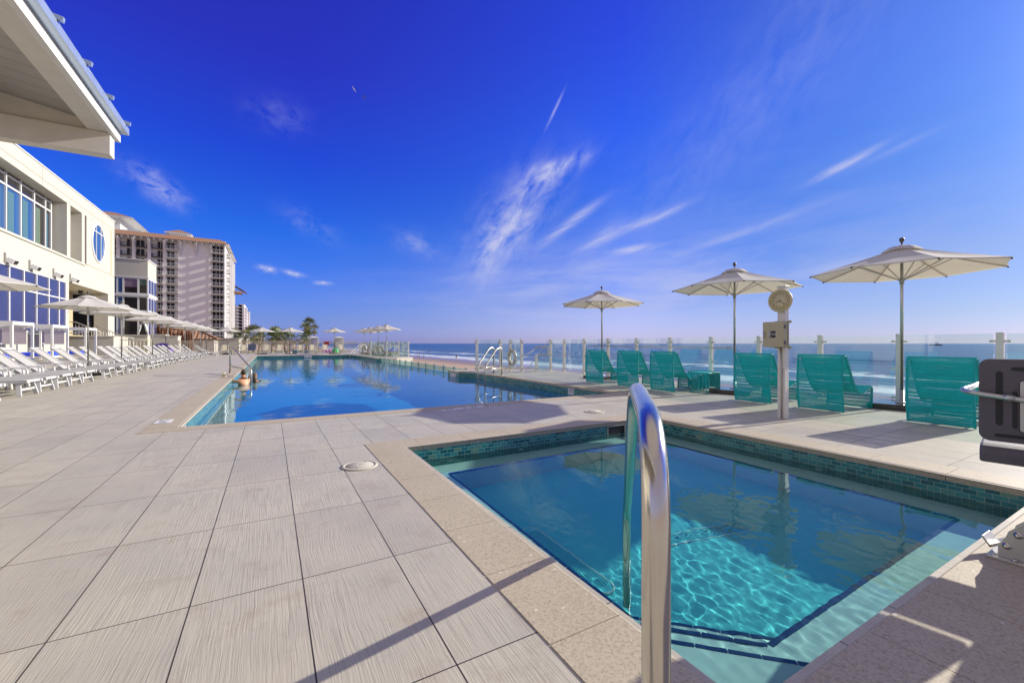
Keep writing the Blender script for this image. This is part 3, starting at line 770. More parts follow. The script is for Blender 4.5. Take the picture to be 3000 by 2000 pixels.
# ------------------------------------------------------------------ umbrellas
def make_umbrella(label, group, loc, base='granite'):
    th = thing('pool_umbrella', label, 'umbrella', loc, 0, group)
    mb = MB(); mb.box(-.45,.45,-.45,.45,.012,.10); mb.build('base_slab', base, th, bevel=.006)
    mb = MB(); mb.lathe([(.0,.10),(.10,.10),(.10,.112),(.032,.116),(.032,.33),(.0,.33)], 16); mb.build('base_socket', 'brushed_alu', th)
    mb = MB(); mb.lathe([(.0,.12),(.024,.12),(.024,1.25),(.0245,1.25),(.0245,2.99),(.0,2.99)], 14); mb.build('pole', 'brushed_alu', th)
    mb = MB(); mb.lathe([(.0,3.02),(.012,3.02),(.014,3.075),(.034,3.10),(.040,3.13),(.034,3.16),(.0,3.175)], 14); mb.build('finial', 'dark_metal', th)
    Rr, zr, za = 1.41, 2.545, 3.02
    mb = MB(); bm = mb.bm
    def P(k, s_, r):         # sector k, s_ across 0..1, r radial 0..1
        a0 = 2*PI*k/8+PI/8; a1 = a0+2*PI/8
        p0 = Vector((math.cos(a0), math.sin(a0))); p1 = Vector((math.cos(a1), math.sin(a1)))
        q = p0.lerp(p1, s_)*Rr*r
        z = za-(za-zr)*(r**.86)
        z -= .028*math.sin(PI*s_)*math.sin(PI*min(1, r*.95))
        if r > .99: q = q*(1-.018*math.sin(PI*s_)); z += .0
        return (q.x, q.y, z)
    NR, NS = 8, 6
    for k in range(8):
        g = [[bm.verts.new(P(k, j/NS, max(.06, i/NR))) for j in range(NS+1)] for i in range(NR+1)]
        for i in range(NR):
            for j in range(NS):
                f = bm.faces.new((g[i][j], g[i+1][j], g[i+1][j+1], g[i][j+1])); f.smooth = True
        for j in range(NS):      # small hem turned down
            a, b = g[NR][j], g[NR][j+1]
            c = bm.verts.new(a.co+Vector((0,0,-.022))); d = bm.verts.new(b.co+Vector((0,0,-.022)))
            bm.faces.new((a, c, d, b))
    bmesh.ops.remove_doubles(bm, verts=bm.verts[:], dist=1e-4)
    for e in bm.edges:
        a, b = e.verts
        for k in range(8):
            an = 2*PI*k/8+PI/8; dv = Vector((math.cos(an), math.sin(an)))
            if abs(a.co.x*dv.y-a.co.y*dv.x) < 2e-3 and abs(b.co.x*dv.y-b.co.y*dv.x) < 2e-3: e.smooth = False
    can = mb.build('canopy', 'canvas', th, recalc=False)
    mb = MB(); bm = mb.bm
    top = bm.verts.new((0,0,za+.018)); rim = [];
    for k in range(32):
        a = 2*PI*k/32+PI/8; c8 = abs(math.sin(4*(a-PI/8)))
        rim.append(bm.verts.new((.30*math.cos(a)*(1-.04*c8), .30*math.sin(a)*(1-.04*c8), za-.112+.014*c8)))
    mid = [bm.verts.new((.19*math.cos(2*PI*k/32+PI/8), .19*math.sin(2*PI*k/32+PI/8), za-.034+.006*abs(math.sin(4*2*PI*k/32)))) for k in range(32)]
    for k in range(32):
        f = bm.faces.new((top, mid[k], mid[(k+1) % 32])); f.smooth = True
        f = bm.faces.new((mid[k], rim[k], rim[(k+1) % 32], mid[(k+1) % 32])); f.smooth = True
    mb.build('vent', 'canvas', can, recalc=False)
    mb = MB(); mb.lathe([(.0,2.30),(.034,2.30),(.036,2.36),(.05,2.37),(.05,2.40),(.03,2.41),(.0,2.41)], 14); mb.build('hub', 'mid_grey_metal', th)
    mb = MB(); mb.lathe([(.0,2.90),(.045,2.90),(.045,2.95),(.0,2.95)], 14); mb.build('crown_hub', 'mid_grey_metal', th)
    for k in range(8):
        a = 2*PI*k/8+PI/8; c, s_ = math.cos(a), math.sin(a)
        mb = MB()
        zl = lambda r: za-(za-zr)*(r**.86)-.022
        pts = [(c*Rr*r, s_*Rr*r, zl(r)) for r in (.04,.2,.4,.6,.8,1.0)]
        for p, q in zip(pts, pts[1:]): mb.beam(p, q, .016, .022)
        rb = mb.build('rib', 'brushed_alu', th)
        mb = MB(); mb.beam((c*.045, s_*.045, 2.385), (c*Rr*.50, s_*Rr*.50, zl(.5)-.012), .013, .018); mb.build('strut', 'brushed_alu', rb)
        mb = MB(); mb.ball((c*Rr*1.0, s_*Rr*1.0, zl(1.0)), .018, 6); mb.build('rib_tip', 'dark_metal', rb)
    mb = MB(); mb.tube([(.03,0,2.32),(.06,.02,1.9),(.075,.03,1.45),(.06,.02,1.05),(.03,.0,.8)], .0035, 5); mb.build('cord', 'dark_metal', th)
    return th
def nth(i): return ['first','second','third','fourth','fifth','sixth','seventh','eighth','ninth','tenth','eleventh','twelfth','thirteenth','fourteenth','fifteenth',
 'sixteenth','seventeenth','eighteenth','nineteenth','twentieth','twenty-first','twenty-second','twenty-third','twenty-fourth','twenty-fifth','twenty-sixth','twenty-seventh','twenty-eighth'][i]
umb = make_umbrella('big white umbrella on the right, behind the teal chair nearest the pool lift', 'umbrellas along the glass fence', (10.2, at_x(2642, 10.2)*1.0, 0))
umb.rotation_euler.z = .22
UM = []
def add_umb(label, group, x, y, rz=0):
    c = copy_tree(umb); c.location = (x, y, 0); c.rotation_euler.z = rz; c['label'] = label; c['group'] = group; UM.append(c); return c
add_umb('white umbrella rising behind the clock post and teal chairs', 'umbrellas along the glass fence', 9.8, at_x(2152, 9.8), .30)
add_umb('white umbrella behind the farthest three teal rope chairs', 'umbrellas along the glass fence', 9.9, at_x(1763, 9.9), .12)
rowx = [(None, 14.2), (258, 0), (356, 0), (447, 0), (492, 0), (542, 0), (565, 0), (587, 0), (605, 0)]
for i, (p, Y) in enumerate(rowx):
    Y = Y or at_x(p, -6.0)
    lab = ['white umbrella cut off by the left edge of the photo, above the nearest loungers', 'largest complete white umbrella over the lounger row, in front of the blue window wall'][i] if i < 2 else f'white umbrella over the left lounger row, {nth(i)} counting from the left edge'
    add_umb(lab, 'umbrellas over the left lounger row', -6.0, Y, .1+.37*i)
for i, p in enumerate([666, 767, 851, 980]):
    Y = [56.5, 55.5, 54.5, 53][i]
    add_umb(['white umbrella at the far end of the pool in front of the cream hotel corner', 'white umbrella at the far end of the pool, in front of the lilac tower',
             'white umbrella at the far end of the pool, left of the palm trees', 'white umbrella standing alone beside the stone pillar with a slot plate'][i],
            'umbrellas behind the far end of the pool', at_y(p, Y), Y, .2*i)
for i, p in enumerate([1132, 1108, 1085, 1067]):
    Y = [41.3, 44.9, 48.9, 52.6][i]
    add_umb(['nearest and rightmost of the four clustered white umbrellas by the far glass fence', 'second nearest of the four clustered white umbrellas by the far glass fence',
             'third nearest of the four clustered white umbrellas by the far glass fence', 'farthest and leftmost of the four clustered white umbrellas by the far glass fence'][i],
            'clustered umbrellas over the far tan chairs', at_y(p, Y), Y, .15+.3*i)

# ------------------------------------------------------------------ sun loungers
def make_lounger(label, cat='sun lounger'):
    th = thing('sun_lounger', label, cat)
    mb = MB(); Wd = .31
    for s in (-1, 1):
        mb.beam((-.02, s*Wd, .335), (-1.30, s*Wd, .335), .032, .085)
        mb.tube([(-.02, s*Wd, .335), (.015, s*Wd, .335)], .04, 8)
    mb.beam((-.03, -Wd, .335), (-.03, Wd, .335), .03, .05); mb.beam((-1.28, -Wd, .335), (-1.28, Wd, .335), .03, .05)
    mb.build('side_rails', 'white_plastic', th, bevel=.008)
    for xx, lean in ((-.16, .05), (-1.42, -.06)):
        for s in (-1, 1):
            mb = MB(); mb.beam((xx, s*(Wd-.035), .33), (xx+lean, s*(Wd+.055), .0), .038, .085, up=(1,0,0)); mb.build('leg', 'white_plastic', th, bevel=.008)
        mb = MB(); mb.beam((xx+lean*.55, -Wd-.01, .15), (xx+lean*.55, Wd+.01, .15), .03, .045); mb.build('stretcher', 'white_plastic', th, bevel=.006)
    mb = MB(); mb.beam((-1.28, -Wd, .335), (-1.50, -Wd, .335), .03, .07); mb.beam((-1.28, Wd, .335), (-1.50, Wd, .335), .03, .07); mb.build('rear_frame', 'white_plastic', th, bevel=.006)
    mb = MB(); bm = mb.bm; N = 10
    rows = []
    for i in range(N+1):
        x = -.02-1.12*i/N; rows.append([bm.verts.new((x, y, .372-.012*math.cos(y/Wd*PI/2))) for y in [-Wd+.02+(2*Wd-.04)*j/6 for j in range(7)]])
    for A, B in zip(rows, rows[1:]):
        for k in range(6): bm.faces.new((A[k], A[k+1], B[k+1], B[k])).smooth = True
    o = mb.build('seat_sling', 'sling_grey', th, recalc=False); m_ = o.modifiers.new('s', 'SOLIDIFY'); m_.thickness = .006
    back = MB(); p0 = Vector((-1.12, 0, .37)); p1 = Vector((-1.86, 0, 1.05))
    for s in (-1, 1): back.beam(p0+Vector((0, s*(Wd-.01), 0)), p1+Vector((0, s*(Wd-.01), 0)), .032, .05)
    back.beam(p1+Vector((0,-Wd,0)), p1+Vector((0,Wd,0)), .035, .045)
    bf = back.build('back_frame', 'white_plastic', th, bevel=.008)
    mb = MB(); bm = mb.bm; rows = []
    for i in range(9):
        p = p0.lerp(p1, i/8); rows.append([bm.verts.new((p.x-.012*math.cos(y/Wd*PI/2)*.6, y, p.z+.006-.010*math.cos(y/Wd*PI/2))) for y in [-Wd+.03+(2*Wd-.06)*j/6 for j in range(7)]])
    for A, B in zip(rows, rows[1:]):
        for k in range(6): bm.faces.new((A[k], A[k+1], B[k+1], B[k])).smooth = True
    o = mb.build('back_sling', 'sling_grey', th, recalc=False); m_ = o.modifiers.new('s', 'SOLIDIFY'); m_.thickness = .006
    for s in (-1, 1):
        mb = MB(); mb.beam((-1.40, s*(Wd+.035), .55), (-.90, s*(Wd+.035), .52), .055, .028)
        mb.beam((-.98, s*(Wd+.035), .51), (-.93, s*(Wd+.045), .02), .034, .075, up=(0,1,0)); mb.build('armrest', 'white_plastic', th, bevel=.008)
    return th
LY = [12.0, 12.55, 14.1, 15.05, 16.15, 17.05, 17.95, 19.65, 21.15, 22.4, 23.5, 25.3, 26.5, 27.7, 28.9, 30.2, 31.3, 33.2, 34.4, 35.5, 37.2, 38.3, 40.0, 41.2, 43.0, 44.2, 46.0]
LY[0] = 11.4
L0 = make_lounger('first white sun lounger of the long left row, nearest the camera at the photo edge')
GR = 'white sun loungers in the long row left of the pool'
L0['group'] = GR; L0.location = (-4.80, LY[0], 0)
for i, Y in enumerate(LY[1:]):
    c = copy_tree(L0); c.location = (-4.80+.05*random.uniform(-1, 1), Y, 0); c.rotation_euler.z = R(random.uniform(-2.5, 2.5))
    c['label'] = f'white sun lounger with raised back, {nth(i+1)} from the left in the row beside the pool'
def recolour(root, a, b):
    for o in [root]+list(root.children_recursive):
        if o.type == 'MESH' and o.data.materials and o.data.materials[0] == MATS[a]:
            o.data = o.data.copy(); o.data.materials[0] = MATS[b]
proto_far = None
FL = [(655,'in shade by the last umbrella of the row'),(714,'just left of the slate blue chair'),(780,'second to the right of the slate blue chair'),(820,'in front of the fence, half in shade'),
      (880,'left of the notice board pillar'),(919,'directly below the notice board pillar'),(958,'with the pink patterned towel'),(1005,'below the pillar with the slot plate')]
for px, d in FL:
    Y = 57.2
    if proto_far is None: c = copy_tree(L0); recolour(c, 'sling_grey', 'sling_cream'); proto_far = c
    else: c = copy_tree(proto_far)
    c.location = (at_y(px, Y), Y, 0); c.rotation_euler.z = R(-90+random.uniform(-4, 4)); c['group'] = 'cream loungers facing the pool along the far fence'
    c['label'] = f'cream sun lounger at the far fence, {d}'
for i, (px, Y) in enumerate([(590, 49.5), (604, 51.0)]):
    c = copy_tree(proto_far); c.location = (-4.4, Y, 0); c.rotation_euler.z = R(4); c['group'] = 'cream loungers at the far end of the left row'
    c['label'] = ['cream sunlit lounger just past the end of the white row', 'last cream sunlit lounger of the left side, nearest the far fence'][i]

# slate transport chair at the far fence
th = thing('rolling_chair', 'slate blue sling chair on a wheeled tube frame near the far fence', 'chair', (at_y(738, 55.5), 55.5, 0), R(0))
mb = MB(); mb.box(-.36,.36,.0,.03,.45,1.15); mb.build('backrest', 'slate_fabric', th)
mb = MB(); mb.box(-.34,.34,-.5,-.002,.43,.46); mb.build('seat', 'slate_fabric', th)
for s in (-1,1):
    mb = MB(); mb.tube([(s*.38,.02,1.2),(s*.38,.02,.45),(s*.38,-.5,.05)], .018, 6); mb.tube([(s*.38,-.5,.45),(s*.38,.1,.05)], .018, 6); mb.build('side_frame', 'mid_grey_metal', th)
for s in (-1,1):
    for yy in (-.5,.1):
        mb = MB(); mb.lathe([(.0,-.015),(.09,-.015),(.10,0),(.09,.015),(.0,.015)], 12, (s*.38,yy,.10), Matrix.Rotation(PI/2,4,'Y')); mb.build('wheel', 'black', th)

# ------------------------------------------------------------------ rope chairs
def chair_profile():
    pts = [(0.02,.012),(-.035,.45),(-.005,.985),(.085,.985),(.42,.40),(.60,.285),(.80,.325),(1.02,.415),(1.055,.36),(1.02,.012)]
    P3 = [Vector((a, 0, b)) for a, b in pts]
    return P3
def make_chair(label, group, ropem, framem, loc):
    th = thing('rope_chair', label, 'chair', loc, 0, group)
    Wd = .37
    base = fillet(chair_profile(), .11, 6)
    for s in (-1, 1):
        mb = MB(); mb.tube([(p.x, s*(Wd-.015), p.z) for p in base], .016, 8); mb.build('side_frame', framem, th)
    for (a, b) in ((.018,.03),(1.02,.03),(.60,.27),(-.03,.46)):
        mb = MB(); mb.tube([(a, -Wd+.02, b), (a, Wd-.02, b)], .011, 6); mb.build('crossbar', framem, th)
    # ropes strung across the frame
    seg = []; tot = 0
    for a, b in zip(base, base[1:]):
        l = (b-a).length; seg.append((tot, l, a, b)); tot += l
    def at(s_):
        for (t0, l, a, b) in seg:
            if s_ <= t0+l: 
                f = (s_-t0)/max(l, 1e-6); d = (b-a).normalized(); return a.lerp(b, f), d
        return base[-1], (base[-1]-base[-2]).normalized()
    mb = MB(); s_ = .03; rnd = random.Random(3)
    while s_ < tot-.03:
        p, d = at(s_); n_ = Vector((-d.z, 0, d.x))
        jit = rnd.uniform(-.006, .006) if rnd.random() < .25 else rnd.uniform(-.002, .002)
        if rnd.random() < .05: s_ += .0128
        for sd in (1,):
            off = n_*(.017)
            pts = []
            for k in range(5):
                yy = -Wd+.0+2*Wd*k/4; pts.append(p+off+Vector((0, yy, 0))+d*(jit*math.sin(PI*k/4)*1.5+rnd.uniform(-.0008,.0008)))
            mb.tube(pts, .0056, 4, caps=False)
        s_ += .0128
    o = mb.build('rope_webbing', ropem, th)
    return th
CH = [(1.87,2.62,'teal rope chair nearest the camera, right, beside the pool lift seat'),(3.45,4.19,'teal rope chair just right of the clock post'),(4.67,5.40,'teal rope chair just left of the clock post'),
      (6.97,7.66,'teal rope chair directly left of the round side table'),(8.12,8.87,'teal rope chair in the middle of the farthest three'),(9.50,10.22,'farthest teal rope chair, nearest the pool ladder')]
c0 = make_chair(CH[0][2], 'teal rope chairs facing the sea', 'teal_rope', 'teal_frame', (8.50, 2.245, 0))
for a, b, l in CH[1:]:
    c = copy_tree(c0); c.location = (8.53+random.uniform(-.03,.03), (a+b)/2, 0); c.rotation_euler.z = R(random.uniform(-4,4)); c['label'] = l
t0 = make_chair('tan rope chair, nearest of the four under the clustered umbrellas', 'tan rope chairs at the far glass fence', 'tan_rope', 'tan_rope', (8.9, 40.8, 0))
for i, Y in enumerate([43, 45.9, 48.8]):
    c = copy_tree(t0); c.location = (8.9, Y, 0); c['label'] = 'tan rope chair, %s nearest of the four under the clustered umbrellas' % ['second','third','fourth'][i]
# round side table
th = thing('side_table', 'round teal metal side table with curved legs between teal chairs', 'table', (9.22, 6.72, 0))
mb = MB(); mb.lathe([(.0,.492),(.235,.492),(.245,.485),(.245,.468),(.235,.462),(.0,.462)], 36); mb.build('tabletop', 'teal_frame', th)
mb = MB(); mb.tube([(.235*math.cos(a*PI/18), .235*math.sin(a*PI/18), .014) for a in range(36)], .013, 8, closed=True); mb.build('base_ring', 'teal_frame', th)
for k in range(6):
    a = PI/3*k+.3; mb = MB()
    mb.tube([( (.165+.065*(2*q/10-1)**2)*math.cos(a), (.165+.065*(2*q/10-1)**2)*math.sin(a), .02+.445*q/10) for q in range(11)], .011, 6); mb.build('leg', 'teal_frame', th)
# footstool
th = thing('rope_footstool', 'teal rope footstool in front of the glass fence behind the side table', 'footstool', (10.0, 7.05, 0))
prof = fillet([Vector(q) for q in ((0,0,.012),(0,0,.43),(.46,0,.43),(.46,0,.012))], .07, 6)
for yy in (0, .62):
    mb = MB(); mb.tube([(p.x, yy, p.z) for p in prof], .017, 8); mb.build('side_frame', 'teal_frame', th)
mb = MB(); tot = 0; acc = .02
for a, b in zip(prof, prof[1:]):
    l = (b-a).length
    while acc < tot+l:
        p = a.lerp(b, (acc-tot)/max(l,1e-6)); d = (b-a).normalized(); n_ = Vector((-d.z,0,d.x))*.018
        mb.tube([p+n_+Vector((0,-.01,0)), p+n_+Vector((0,.63,0))], .0062, 4, caps=False); acc += .0128
    tot += l
mb.build('rope_webbing', 'teal_rope', th)

# ------------------------------------------------------------------ steel rails
def rail_tube(pts, r=.024, fr=.16): 
    mb = MB(); mb.tube(fillet(pts, fr, 8), r, 16); return mb
th = thing('handrail', 'big polished steel handrail in the foreground leading into the spa', 'handrail', (.58, .51, 0))
pth = [(.0,.0,0),(.0,.0,.98),(.10,.10,1.06),(.47,.50,1.055),(.62,.66,.98),(1.40,1.47,.05),(1.42,1.49,-.8)]
mb = rail_tube([(0,0,0),(0,0,1.045),(.50,.53,1.06),(1.40,1.47,.10),(1.40,1.47,-.78)], .0245, .20); mb.build('rail', 'steel', th)
mb = MB(); mb.lathe([(.0,.004),(.06,.004),(.06,.012),(.03,.022),(.0,.022)], 20); mb.build('flange', 'steel', th)
def escutcheon(mb, x, y): mb.lathe([(.0,.004),(.055,.004),(.055,.010),(.03,.020),(.0,.020)], 16, (x, y, 0))
th = thing('pool_ladder', 'steel ladder rails at the right side of the big pool', 'ladder', (7.15, 14.3, 0))
simple('steel_dull', (.50,.47,.42), .36, metal=1.0, var=.1)
for fx_, fy_, lx, ly in ((7.74,14.97,6.80,14.45),(7.58,14.02,6.66,13.57)):
    f0 = (fx_-7.15, fy_-14.3); l0 = (lx-7.15, ly-14.3); mid_ = lambda t_, z: (f0[0]+(l0[0]-f0[0])*t_, f0[1]+(l0[1]-f0[1])*t_, z)
    mb = rail_tube([mid_(0,0), mid_(0,1.03), mid_(.28,1.03), mid_(1,.38), mid_(1,-1.1)], .030, .16); mb.build('rail', 'steel_dull', th)
    mb = MB(); mb.tube([mid_(0,.27), mid_(1,.27)], .024, 8); mb.build('brace', 'steel_dull', th)
    mb = MB(); escutcheon(mb, *f0); mb.build('flange', 'steel_dull', th)
for zz in (-.40,-.68,-.96):
    mb = MB(); mb.beam((6.80-7.15,.15,zz),(6.66-7.15,-.73,zz),.08,.03); mb.build('tread', 'steel', th)
th = thing('step_rail', 'steel grab rail with a low crossbar at the left edge of the big pool', 'handrail', (-1.42, 20.4, 0))
mb = rail_tube([(0,0,0),(0,0,.98),(.16,-.45,.96),(.80,-2.3,.28),(.80,-2.3,-.9)], .034, .2); mb.build('rail', 'steel_dull', th)
mb = MB(); mb.tube([(0,0,.30),(.80,-2.3,.20)], .030, 8); mb.build('crossbar', 'steel_dull', th)
mb = MB(); escutcheon(mb, 0, 0); mb.build('flange', 'steel', th)
th = thing('step_rail', 'steel grab rail at the far right corner of the big pool', 'handrail', (7.75, 43.0, 0))
mb = rail_tube([(0,0,0),(0,0,1.1),(-.25,-.2,1.1),(-1.3,-1.2,.25),(-1.3,-1.2,-.8)], .018, .18); mb.build('rail', 'mid_grey_metal', th)
mb = rail_tube([(.2,-.6,0),(.2,-.6,1.1),(-.05,-.8,1.1),(-1.1,-1.8,.25),(-1.1,-1.8,-.8)], .018, .18); mb.build('rail', 'mid_grey_metal', th)
th = thing('step_rail', 'thin steel rail by the far wall of the pool under the red sign', 'handrail', (6.0, 48.1, 0))
mb = rail_tube([(0,0,0),(0,0,1.0),(0,-.2,1.0),(.05,-1.1,.35),(.05,-1.1,-.8)], .026, .15); mb.build('rail', 'steel', th)
th = thing('step_rail', 'thin steel rail by the far wall of the pool below the left of the palms', 'handrail', (1.75, 48.1, 0))
mb = rail_tube([(0,0,0),(0,0,1.0),(0,-.2,1.0),(.05,-1.1,.35),(.05,-1.1,-.8)], .026, .15); mb.build('rail', 'steel', th)
th = thing('rail_cup', 'small beige plastic cup standing on the coping beside the left grab rail', 'cup', (-1.46, 18.45, 0))
mb = MB(); mb.lathe([(.0,.004),(.075,.004),(.085,.15),(.075,.15),(.07,.02),(.0,.02)], 18); mb.build('body', 'beige_plastic', th)

# ------------------------------------------------------------------ glass fence towards the sea
def glass_fence(label, pts, h=1.38, n_clip=3, skip=()):
    th = thing('glass_fence', label, 'fence', (pts[0][0], pts[0][1], 0))
    o0 = Vector((*pts[0], 0))
    for i, p in enumerate(pts):
        q = Vector((*p, 0))-o0
        mb = MB(); mb.box(q.x-.045, q.x+.045, q.y-.045, q.y+.045, 0, h+.01); mb.box(q.x-.075, q.x+.075, q.y-.075, q.y+.075, 0, .012)
        ps = mb.build('post', 'white_paint', th, bevel=.004)
        mb = MB()
        d = (Vector((*pts[min(i+1, len(pts)-1)], 0))-Vector((*pts[max(i-1, 0)], 0))).normalized()
        for zz in (.13, .70, h-.14):
            mb.beam(q-d*.125+Vector((0,0,zz)), q+d*.125+Vector((0,0,zz)), .03, .04)
            for s in (-1, 1): mb.ball(q+d*s*.10+Vector((0,0,zz)), .022, 6)
        mb.build('clamp', 'brushed_alu', ps)
    for i in range(len(pts)-1):
        if i in skip: continue
        a = Vector((*pts[i], 0))-o0; b = Vector((*pts[i+1], 0))-o0; d = (b-a).normalized()
        mb = MB(); mb.beam(a+d*.075+Vector((0,0,h/2+.03)), b-d*.075+Vector((0,0,h/2+.03)), .012, h-.08)
        mb.build('glass_panel', 'fence_glass', th)
    return th
glass_fence('long glass fence with white posts behind the teal chairs, facing the sea', [(10.8, Y) for Y in (-.7,.7,2.1,3.43,4.81,6.19,7.54,8.95,10.33,11.72,13.1,14.4,15.4)])
glass_fence('short glass fence bay with white posts behind the pool ladder, holding the life ring', [(7.67,16.43),(8.87,16.54),(9.14,16.11),(9.12,15.11)])
glass_fence('far glass fence beside the tan chairs', [(7.9,39.7),(9.07,38.6),(9.85,37.4),(10.5,36.6)]+[(10.5, 38.2+1.6*k) for k in range(15)])
th = thing('gate_post', 'low white post with clamp between the two glass fences', 'post', (9.85, 15.1, 0))
mb = MB(); mb.box(-.045,.045,-.045,.045,0,.72); mb.build('shaft', 'white_paint', th)
mb = MB(); mb.box(-.08,.05,-.06,-.045,.1,.16); mb.box(-.08,.05,-.06,-.045,.58,.64); mb.build('clamp', 'brushed_alu', th)
mb = MB(); mb.beam((.1,.02,.3),(.7,.1,.3), .012, .5); mb.build('glass_panel', 'fence_glass', th)
th = thing('sloped_glass', 'sloping glass wing joining the end of the long glass fence', 'glass panel', (10.75, 15.45, 0))
mb = MB(); mb.prism([(0,0),(1.1,0),(0,1.37)], -.006, .006, face_M((0,0,0), (-1,.25,0), (0,0,1))); mb.build('pane', 'fence_glass', th)
mb = MB(); mb.beam((0,0,1.37),(-1.07,.27,0), .02,.02); mb.build('edge_strip', 'white_paint', th)
# infinity edge glass wall
th = thing('pool_glass_wall', 'low glass wall with white clips along the sea side of the big pool', 'glass wall', (7.82, 18, 0))
for k in range(12):
    mb = MB(); mb.box(-.008,.008,1.44*k+.01,1.44*k+1.43,-1.2,.02); mb.build('glass_panel', 'pool_glass', th)
for k in range(13):
    mb = MB(); mb.box(.01,.09,1.44*k-.06,1.44*k+.06,-1.2,.10); ps = mb.build('post', 'white_paint', th)
    mb = MB()
    for zz in (-.14,.0): mb.ball((-.012,1.44*k,zz), .028, 6)
    mb.build('bolt', 'dark_metal', ps)
# life ring
th = thing('life_ring', 'round white life ring with rope hanging on the short glass fence', 'life ring', (9.02, 15.75, .60))
mb = MB(); q = [(0, .29*math.cos(a*PI/16), .29*math.sin(a*PI/16)) for a in range(32)]; mb.tube(q, .075, 10, closed=True); mb.build('ring', 'white_plastic', th)
mb = MB()
for a in range(4): 
    b = a*PI/2+.5; mb.tube([(0+.085*math.cos(c*PI/6), (.29+.085*math.sin(c*PI/6))*math.cos(b), (.29+.085*math.sin(c*PI/6))*math.sin(b)) for c in range(12)], .016, 5, closed=True)
mb.build('bands', 'mid_grey_metal', th)
mb = MB(); rr = random.Random(4)
for k in range(5):
    pts = [(-.09+rr.uniform(-.01,.01), rr.uniform(-.22,.22)*math.sin(j*1.3+k), .45-.16*j) for j in range(6)]; mb.tube(fillet(pts, .05, 3), .006, 5)
mb.tube([(-.07,0,.72),(-.09,.03,.4),(-.09,-.02,.2)], .012, 6)
mb.build('rope', 'tan_rope', th)
th = thing('rescue_hook', 'white rescue hook pole leaning behind the life ring with a square crook', 'rescue pole', (8.9, 16.2, .05))
a = Vector((0,0,0)); 
mb = MB(); mb.tube([(0,0,0),(1.0,-.9,.92)], .02, 8); mb.build('pole', 'white_metal', th)
mb = MB(); mb.tube(fillet([(1.0,-.9,.92),(1.12,-1.0,1.02),(1.5,-1.15,1.0),(1.5,-1.15,.66),(1.12,-1.0,.66)], .04, 4), .028, 8); mb.build('crook', 'rail_tan', th)
th = thing('telescopic_pole', 'long silver pool pole hung level along the glass fence', 'pole', (10.70, 9.8, 1.09))
mb = MB(); mb.tube([(0,-2.8,-.01),(0,2.8,.02)], .017, 8); mb.build('shaft', 'brushed_alu', th)
mb = MB(); mb.tube([(0,-2.8,-.01),(0,-2.95,-.01)], .026, 8); mb.build('grip', 'mid_grey_metal', th)
mb = MB(); mb.tube(fillet([(0,2.8,.02),(0,3.05,.0),(0,3.1,-.5),(0,2.95,-.62)], .15, 4), .008, 5); mb.build('cord', 'dark_metal', th)

# ------------------------------------------------------------------ clock post
th = thing('clock_post', 'square white post carrying a clock and a phone box', 'post', (7.16, 3.72, 0))
mb = MB(); mb.box(-.057,.057,-.057,.057,0,2.10); mb.build('shaft', 'white_paint', th, bevel=.004)
mb = MB(); mb.box(-.066,.066,-.066,.066,2.10,2.125); mb.build('cap', 'white_paint', th, bevel=.004)
mb = MB(); mb.tube([(-.066,.0,1.14),(-.066,-.012,.80),(-.066,-.012,.012)], .013, 8); mb.tube([(-.066,-.012,.80),(-.066,-.012,.76)], .018, 8); mb.build('conduit', 'mid_grey_metal', th)
th = thing('wall_clock', 'round cream wall clock on the white post showing about twenty past eight', 'clock', (7.10, 3.72, 1.885))
M = face_M((0,0,0), (0,-1,0), (0,0,1))     # faces -x
Mx = face_M((0,0,0), (0,-1,0), (0,0,1))
mb = MB(); mb.lathe([(.0,.0),(.165,.0),(.182,.012),(.186,.03),(.180,.045),(.168,.050),(.156,.045),(.152,.030),(.0,.030)], 48, M=Mx); mb.build('case', 'clock_face', th)
mb = MB(); mb.lathe([(.0,.0305),(.151,.0305),(.151,.0315),(.0,.0315)], 48, M=Mx); mb.build('dial', 'clock_face', th)
for k in range(1, 13):
    a = PI/2-k*PI/6
    text_mesh('numeral', str(k), .040, Mx @ Matrix.Translation((.108*math.cos(a), .108*math.sin(a), .0325)), 'black', th, .0004)
mb = MB()
for k in range(60):
    a = k*PI/30; r_ = .0026 if k % 5 == 0 else .0012
    mb.lathe([(.0,.0320),(r_,.0320),(r_,.0328),(.0,.0328)], 6, M=Mx @ Matrix.Translation((.138*math.cos(a), .138*math.sin(a), 0)))
mb.build('minute_track', 'black', th)
for nm, ang, L_, w_ in (('hour_hand', (8+22/60)*30, .070, .008), ('minute_hand', 22*6, .105, .006)):
    mb = MB(); a = PI/2-R(ang); mb.beam(Mx @ Vector((-.015*math.cos(a), -.015*math.sin(a), .0345)), Mx @ Vector((L_*math.cos(a), L_*math.sin(a), .0345)), .0015, w_, up=(Mx.to_3x3() @ Vector((-math.sin(a), math.cos(a), 0)))); mb.build(nm, 'black', th)
mb = MB(); mb.beam(Mx @ Vector((0,-.06,.0365)), Mx @ Vector((0,.045,.0365)), .0012, .0015, up=(0,1,0)); mb.build('second_hand', 'mid_grey_metal', th)
th = thing('phone_box', 'beige weatherproof box with a black PHONE sticker on the white post', 'phone box', (7.10, 3.765, 1.345))
mb = MB(); mb.box(-.02,.0,-.165,.155,-.205,.205); mb.build('back_plate', 'box_beige', th)
mb = MB(); mb.box(-.13,-.02,-.155,.145,-.19,.19); mb.build('body', 'box_beige', th, bevel=.008)
mb = MB(); mb.box(-.165,-.132,-.165,.155,-.20,.20); lid = mb.build('door', 'box_beige', th, bevel=.012, seg=3)
mb = MB()
for zz in (-.13,.12): mb.box(-.150,-.10,-.176,-.160,zz-.03,zz+.03)
mb.build('hinges', 'dark_metal', th)
mb = MB()
